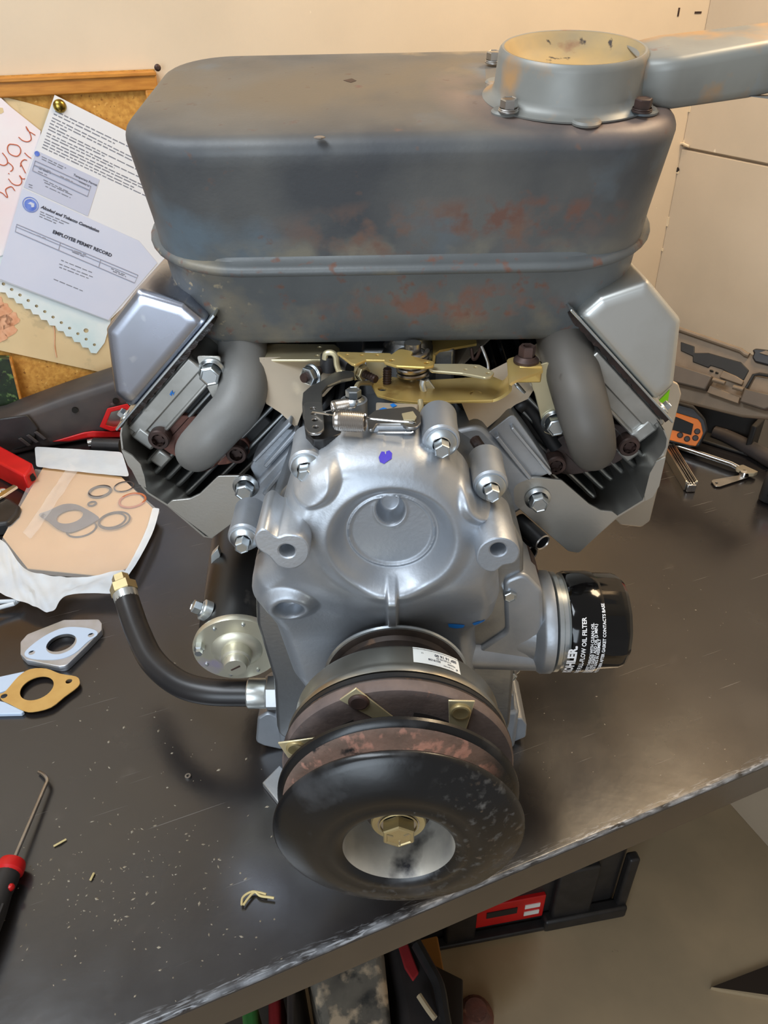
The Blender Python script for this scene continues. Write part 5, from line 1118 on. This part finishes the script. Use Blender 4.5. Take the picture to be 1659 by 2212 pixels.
for pts, mat, dp in (([(1470,738),(1500,748),(1500,762),(1530,762),(1600,782),(1618,800),(1606,822),(1588,815),(1560,798),(1535,790),(1530,795),(1496,782),(1496,770),(1470,758)], m_casedk, .0012), ([(1553,815),(1562,800),(1590,812),(1606,822),(1602,832)], m_case, .004), ([(1616,842),(1632,812),(1700,825),(1700,870)], m_case, .003), ([(1532,798),(1540,799),(1541,804),(1533,803)], m_screen, .0016), ([(1545,802),(1552,804),(1551,808),(1544,807)], m_screen, .0016)):
    g = G(); g.prism([lidp(*p, dp) for p in pts], -LN*(dp+.001)); g.build('lid_recess' if mat is not m_case else 'lid_boss', mat, lid, bevel=.0012)
g = G(); g.tube([lidp(*p, .004) for p in ((1612,838),(1628,810),(1640,808),(1700,818))], .0022, 8); g.build('lid_rib', m_casedk, lid)
lat = G(); lat.prism([lidp(*p, .004) for p in ((1624,756),(1632,752),(1700,760),(1700,800),(1630,782),(1624,772),(1628,762))], -LN*.018); lat.build('carry_handle', m_black, lid, bevel=.002)
g = G(); g.prism([lidp(*p, .006) for p in ((1640,762),(1655,757),(1672,764),(1660,768))], -LN*.004); g.build('handle_slot', m_case, lid)
# hinge blocks
for pts, mat in (([(1400,776),(1462,787),(1538,812),(1522,842),(1400,812)], m_case), ([(1608,838),(1666,852),(1690,870),(1650,885),(1596,868)], m_case)):
    g = G(); g.prism([lidp(*p, .014) for p in pts], -LN*.016); g.build('hinge_block', m_casemid, lid, bevel=.002)
g = G(); g.prism([lidp(*p, .010) for p in ((1534,832),(1598,858),(1594,872),(1526,848))], -LN*.009); g.build('hinge_strap', m_case, lid, bevel=.001)
for a, b in (((1540,820),(1566,828)), ((1584,836),(1606,842))):
    g = G(); g.tube([lidp(*a, .012), lidp(*b, .012)], .003, 10); g.build('hinge_pin', m_case, lid)
# tray: open box seen from above
tr = [(1400,835),(1470,846),(1580,880),(1642,905),(1659,925),(1640,960),(1620,950),(1500,985),(1400,980)]
z_ = .050
top_ = [atz(*p, z_) for p in ((1400,822),(1480,838),(1590,874),(1650,900),(1668,930),(1700,1000),(1560,1000),(1400,930))]
g = G(); bw = atz(1400, 822, z_); bA = atz(1400, 828, .052); bB = atz(1655, 900, .052); dd = (bB-bA).normalized(); nn = Vector((dd.y, -dd.x, 0))
def tb2(s, n, z): return Vector((bA.x, bA.y, 0))+dd*s+nn*n+Z*z
LT = (bB-bA).length; DT = .036
g.box(tb2(LT/2, DT/2, .003), (LT, DT, .005), dd, nn, Z)
for s, n, w_, d_ in ((LT/2, .004, LT, .008), (LT-.004, DT/2, .008, DT), (.004, DT/2, .008, DT)): g.box(tb2(s, n, .026), (w_, d_, .048), dd, nn, Z)
tray = g.build('tray', m_casedk, caseo, bevel=.002)
# torque adapter with an orange face
tq = thing('torque_adapter', 'black digital torque adapter with an orange face, in front of the case', 'torque adapter', atz(1500, 960, 0))
c0_ = atz(1505, 967, .015); fn = Vector((-.28, -.96, 0)).normalized(); fx = Vector((.96, -.28, 0)).normalized(); fn = (fn*.92+Z*.38).normalized(); fu = fn.cross(fx)*-1
if fu.z < 0: fu = -fu
def ap(px, py, k=0.): return atp(px, py, c0_+fn*k, fn)
fo_ = [(1420,880),(1462,892),(1508,906),(1514,914),(1519,936),(1515,946),(1503,964),(1490,962),(1420,944)]
g = G(); g.loft([[ap(*p, .001) for p in fo_], [ap(*p, .0)-fn*.03 for p in fo_]]); g.build('face_plate', m_orange, tq, bevel=.001)
fb_ = [(1415,862),(1440,864),(1500,880),(1524,906),(1530,930),(1512,966),(1490,968),(1415,950)]
g = G(); g.loft([[ap(*p, -.003) for p in fb_], [ap(*p, -.003)-fn*.035+Z*.004 for p in fb_], [ap(*p, -.003)-fn*.044 for p in [(lerp(1470, a, .8), lerp(915, b, .8)) for a, b in fb_]]]); g.build('housing', m_black, tq, bevel=.003)
g = G(); g.prism([ap(*p, .0022) for p in ((1430,895),(1462,901),(1498,916),(1493,940),(1458,930),(1430,924))], -fn*.002); g.build('screen', m_screen, tq, bevel=.0005)
for px, py in ((1506,932),(1502,946),(1469,940),(1484,948)):
    g = G(); g.lathe([(0, .0022), (.0030, .0020), (.0042, .0008), (.0044, 0)], ap(px, py, .001), fn, 14); g.build('button', m_dkgrey, tq)
# dark handle, ratchet, feeler gauge, strip, battery
hdl = thing('ratchet_handle', 'dark tapered ratchet handle lying right of the orange faced adapter', 'handle', atz(1600, 965, 0))
pts = spline([atz(*p, .012) for p in ((1543,932),(1570,942),(1610,962),(1660,990),(1720,1024))], 5)
g = G(); g.tube(pts, lambda t: .0085+.004*t, 18); g.build('grip', m_dkgrey, hdl)
g = G(); g.tube([p+Vector((.004, -.012, -.009)) for p in pts[4:]], .0028, 8); g.build('lower_rail', m_black, hdl)
rat = thing('breaker_bar', 'polished steel ratchet bar lying below the orange faced adapter', 'ratchet', atz(1520, 985, 0))
b0 = atz(1446, 958, .008); b1 = atz(1580, 1003, .008); dd = (b1-b0).normalized(); nn = Z.cross(dd)
g = G(); g.tube(spline([b0-dd*.03, b0, b0.lerp(b1, .5), b1-dd*.012, b1, b1+dd*.010-Z*.002], 4), .0042, 12); g.build('bar', m_chrome, rat)
g = G(); g.prism([atz(*p, .0095) for p in ((1590,1006),(1605,1003),(1638,1018),(1630,1022),(1614,1022),(1592,1011))], (0, 0, -.006)); hd2 = g.build('white_head', m_caulk, rat, bevel=.001)
g = G(); p = atz(1608, 1022, .006); g.lathe([(0, .004), (.006, .003), (.007, 0), (.007, -.004), (0, -.006)], p, Z, 20); g.build('drive', m_chrome, rat)
for i in range(6):
    g = G(); t = i/5; p = b0.lerp(b1, .02+.45*t)+nn*.0072-Z*.001; g.box(p, (.007, .0022, .0012), dd, nn, Z); g.build('scale_mark', m_label, rat)
fg = thing('feeler_gauge', 'closed stack of long steel feeler blades standing on edge on the bench', 'feeler gauge', atz(1480, 1040, 0))
f0, f1 = atz(1453, 972, .015), atz(1497, 1044, .015); dd = (f1-f0); LF = dd.length+.02; dd.normalize(); nn = Z.cross(dd)
for k in range(9):
    nw = (k-4)*.00175; ex_ = .002*abs(k-4)/2; h_ = (.0128, .0144, .0136, .0148)[k % 4] if k not in (0, 8) else .0155
    g = G(); pl = fillet([Vector((-.02, .0003)), Vector((LF-.02-ex_, .0003)), Vector((LF-.02-ex_, h_)), Vector((-.02, h_))], .003, 3)
    th_ = .0008 if k not in (0, 8) else .0016
    g.prism([f0+dd*q.x+nn*(nw-th_/2)+Z*(q.y-.015) for q in pl], nn*th_); g.build('blade', m_steel if k not in (0, 8) else m_coil, fg)
g = G(); g.box(f0+dd*(LF-.0215)-Z*.0085, (.003, .012, .011), dd, nn, Z); g.build('end_clip', m_chrome, fg, bevel=.001)
g = G(); p = [atz(*q, .003) for q in ((1537,1039),(1541,1036),(1612,1024),(1618,1030),(1556,1050),(1545,1050))]; pl = [(q.x, q.y) for q in fillet([Vector((q.x, q.y)) for q in p], .003, 3)]
c = atz(1548, 1043, .003); plate(g, pl, [circ(c.x, c.y, .0022, 12)], .0016, (0, 0, .0022), X, Y, .0003); o = g.build('steel_strip', m_steel); tag(o, 'short flat steel strip with a hole on the bench beside the battery', 'strip')
bat = thing('battery_pack', 'black battery pack with red top cut by the right edge', 'battery', atz(1690, 1090, 0))
c0_ = atz(1632, 1085, 0); bx = Vector((.80, -.60, 0)); by = Vector((.60, .80, 0))
def bq(a, b, z): return Vector((c0_.x, c0_.y, 0))+bx*a+by*b+Z*z
def bsec(z, i): return [bq(q.x, q.y, z) for q in fillet([Vector((i, i)), Vector((.13-i, i)), Vector((.13-i, .085-i)), Vector((i, .085-i))], .012, 4)]
g = G(); g.loft([bsec(.0005, .004), bsec(.004, 0), bsec(.040, 0), bsec(.046, .004)]); g.build('body', m_black, bat, ang=50)
g = G(); g.loft([bsec(.046, .012), bsec(.056, .014), bsec(.060, .020)]); g.build('red_top', m_red, bat, ang=50)
g = G(); g.box(bq(.055, -.0006, .027), (.088, .0012, .026), bx, by, Z); lb = g.build('label_panel', m_screen, bat, bevel=.0005)
g = G(); g.box(bq(.034, -.0016, .030), (.042, .0012, .016), bx, by, Z); lw = g.build('white_label', m_label, bat)
text('M', .0135, bq(.016, -.0024, .0255), bx, Z, m_red, bat, bold=.0006); text('18', .0125, bq(.0295, -.0024, .0255), bx, Z, m_ink2, bat, bold=.0004)
g = G(); g.tube([bq(a, -.0012, z) for a, z in ((.012, .041), (.098, .041), (.098, .012), (.030, .012), (.012, .022))], .0006, 6, closed=True); g.build('label_outline', m_label, bat)
# ------------------------------------------------------------------ under and beside the bench
def atf(px, py, z=FLOOR): return atz(px, py, z)
pc = thing('stacking_box', 'black stacking toolbox with a red label on the floor under the bench', 'toolbox', atf(1150, 1900))
K0 = atf(1334, 1958); K1 = atf(1000, 2022); kd = (K1-K0); kd.z = 0; kd.normalize(); kn = Vector((kd.y, -kd.x, 0))
if kn.y < 0: kn = -kn
def kp(s, n, z): return Vector((K0.x, K0.y, FLOOR))+kd*s+kn*n+Z*z
LB, DB, HB_ = .50, .34, .26
g = G(); g.prism([kp(q.x, q.y, .008) for q in fillet([Vector((0, .02)), Vector((.02, 0)), Vector((LB, 0)), Vector((LB, DB)), Vector((0, DB))], .02, 3)], Z*HB_, ); g.build('body', m_black, pc, bevel=.006)
for s0, s1 in ((-.006, .016), (.070, .150), (.30, .36)):
    g = G(); g.box(kp((s0+s1)/2, -.006, .10), (s1-s0, .02, .19), kd, kn, Z); g.build('corner_rib', m_black, pc, bevel=.005)
g = G(); g.box(kp(.08, -.012, .022), (.17, .026, .036), kd, kn, Z); g.build('foot', m_black, pc, bevel=.006)
for s in (.0, .24, .34): g = G(); g.box(kp(s+.05, .03, .004), (.05, .05, .0078), kd, kn, Z); g.build('foot', m_black, pc, bevel=.001)
g = G(); g.box(kp(.235, -.003, .075), (.14, .01, .075), kd, kn, Z); rl = g.build('red_label', m_red, pc, bevel=.002)
for z0 in (.060, .085): g = G(); g.box(kp(.19, -.0085, z0), (.03, .002, .013), kd, kn, Z); g.build('label_print', m_label, pc)
g = G(); g.box(kp(.25, -.0085, .08), (.06, .002, .02), kd, kn, Z); g.build('label_print', m_black, pc)
g = G(); g.box(kp(LB/2, -.012, .012), (LB, .02, .012), kd, kn, Z); g.build('lower_lip', m_black, pc, bevel=.003)
# camouflage cushion, dark bag, wooden board and odds below the front of the bench
def slab(name, pts, z, h, mat, lab, cat, bev=.008, parent=None):
    g = G(); g.prism([atz(*p, z) for p in pts], (0, 0, -h)); o = g.build(name, mat, parent, bevel=bev, seg=3); 
    if parent is None: tag(o, lab, cat)
    return o
zz = -.50
slab('camo_box', ((640,1990),(800,1960),(830,2060),(850,2260),(710,2300),(690,2200)), zz, -FLOOR+zz, m_camo, 'blotchy grey brown camouflage box below the bench front', 'box', .012)
gb = thing('gear_bag', 'dark cloth bag with a red panel below the bench front, right of the camouflage box', 'bag', atz(920, 2150, FLOOR))
q_ = [(822,1985),(880,1970),(905,2010),(930,2070),(960,2180),(980,2300),(880,2320),(862,2180),(838,2060)]
slab('body', q_, zz-.02, -FLOOR+zz-.02, m_bagcl, '', '', .012, gb)
slab('red_panel', ((856,2030),(880,2034),(905,2100),(892,2118),(874,2090)), zz-.014, .006, m_redcl, '', '', .002, gb)
g = G(); g.tube(spline([atz(*p, zz-.01) for p in ((900,2040),(925,2085),(948,2130),(960,2200),(972,2260))], 4), .008, 8); g.build('strap', m_black, gb)
g = G(); g.tube(spline([atz(*p, zz-.008) for p in ((905,2150),(925,2180),(940,2200))], 4), .004, 8); g.build('pull_cord', m_caulk, gb)
slab('cardboard_flap', ((930,2080),(1000,2115),(1001,2300),(985,2300),(960,2180)), zz-.10, zz-.10-FLOOR, m_darkb, 'dark brown cardboard flap beside the dark cloth bag', 'cardboard', .002)
slab('blue_sleeve', ((938,2150),(948,2160),(962,2210),(958,2240),(946,2205)), zz-.06, zz-.06-FLOOR, m_blue, 'small blue sleeve between the dark cloth bag and the brown flap', 'sleeve', .003)
slab('grey_case', ((618,2005),(636,2000),(636,2230),(620,2240)), zz-.01, zz-.01-FLOOR, m_dkgrey, 'narrow grey case edge left of the camouflage box', 'case', .003)
slab('red_pouch', ((578,2130),(604,2110),(608,2260),(580,2260)), zz-.02, zz-.02-FLOOR, m_redcl, 'dark red pouch below the bench, left of the narrow grey case', 'pouch', .006)
slab('green_bottle', ((520,2170),(552,2150),(560,2280),(530,2280)), zz-.01, zz-.01-FLOOR, M('green_cap', rgb(60, 120, 60), None, r=.5), 'green container below the bench front, leftmost of the clutter', 'container', .006)
slab('black_crate', ((400,2040),(600,1968),(608,2046),(410,2100)), zz-.06, zz-.06-FLOOR, m_black, 'black crate below the bench behind the red pouch', 'crate', .006)
slab('amber_box', ((905,2030),(945,2020),(962,2110),(925,2090)), zz-.16, zz-.16-FLOOR, M('amber_card', rgb(150, 100, 40), None, r=.6), 'amber carton on the floor behind the dark cloth bag', 'carton', .003)
g = G(); g.prism([atf(*p, FLOOR+.010) for p in ((1537,2132),(1720,2062),(1720,2160))], (0, 0, -.008)); db = g.build('floor_board', m_darkb); tag(db, 'pointed dark brown board lying on the floor at right edge', 'board')
g = G(); g.prism([atf(*p, FLOOR+.0102) for p in ((1537,2132),(1720,2158),(1720,2166),(1560,2138))], (0, 0, -.010)); g.build('pale_edge', m_caulk, db)
g = G(); g.lathe([(0, .03), (.02, .028), (.03, .015), (.034, 0), (0, 0)], atf(1026, 2196), Z, 20); o = g.build('cap', m_rust); tag(o, 'small brown cap on the floor right of the brown flap', 'cap')
for o in bpy.data.objects:
    if '_off' in o: del o['_off']
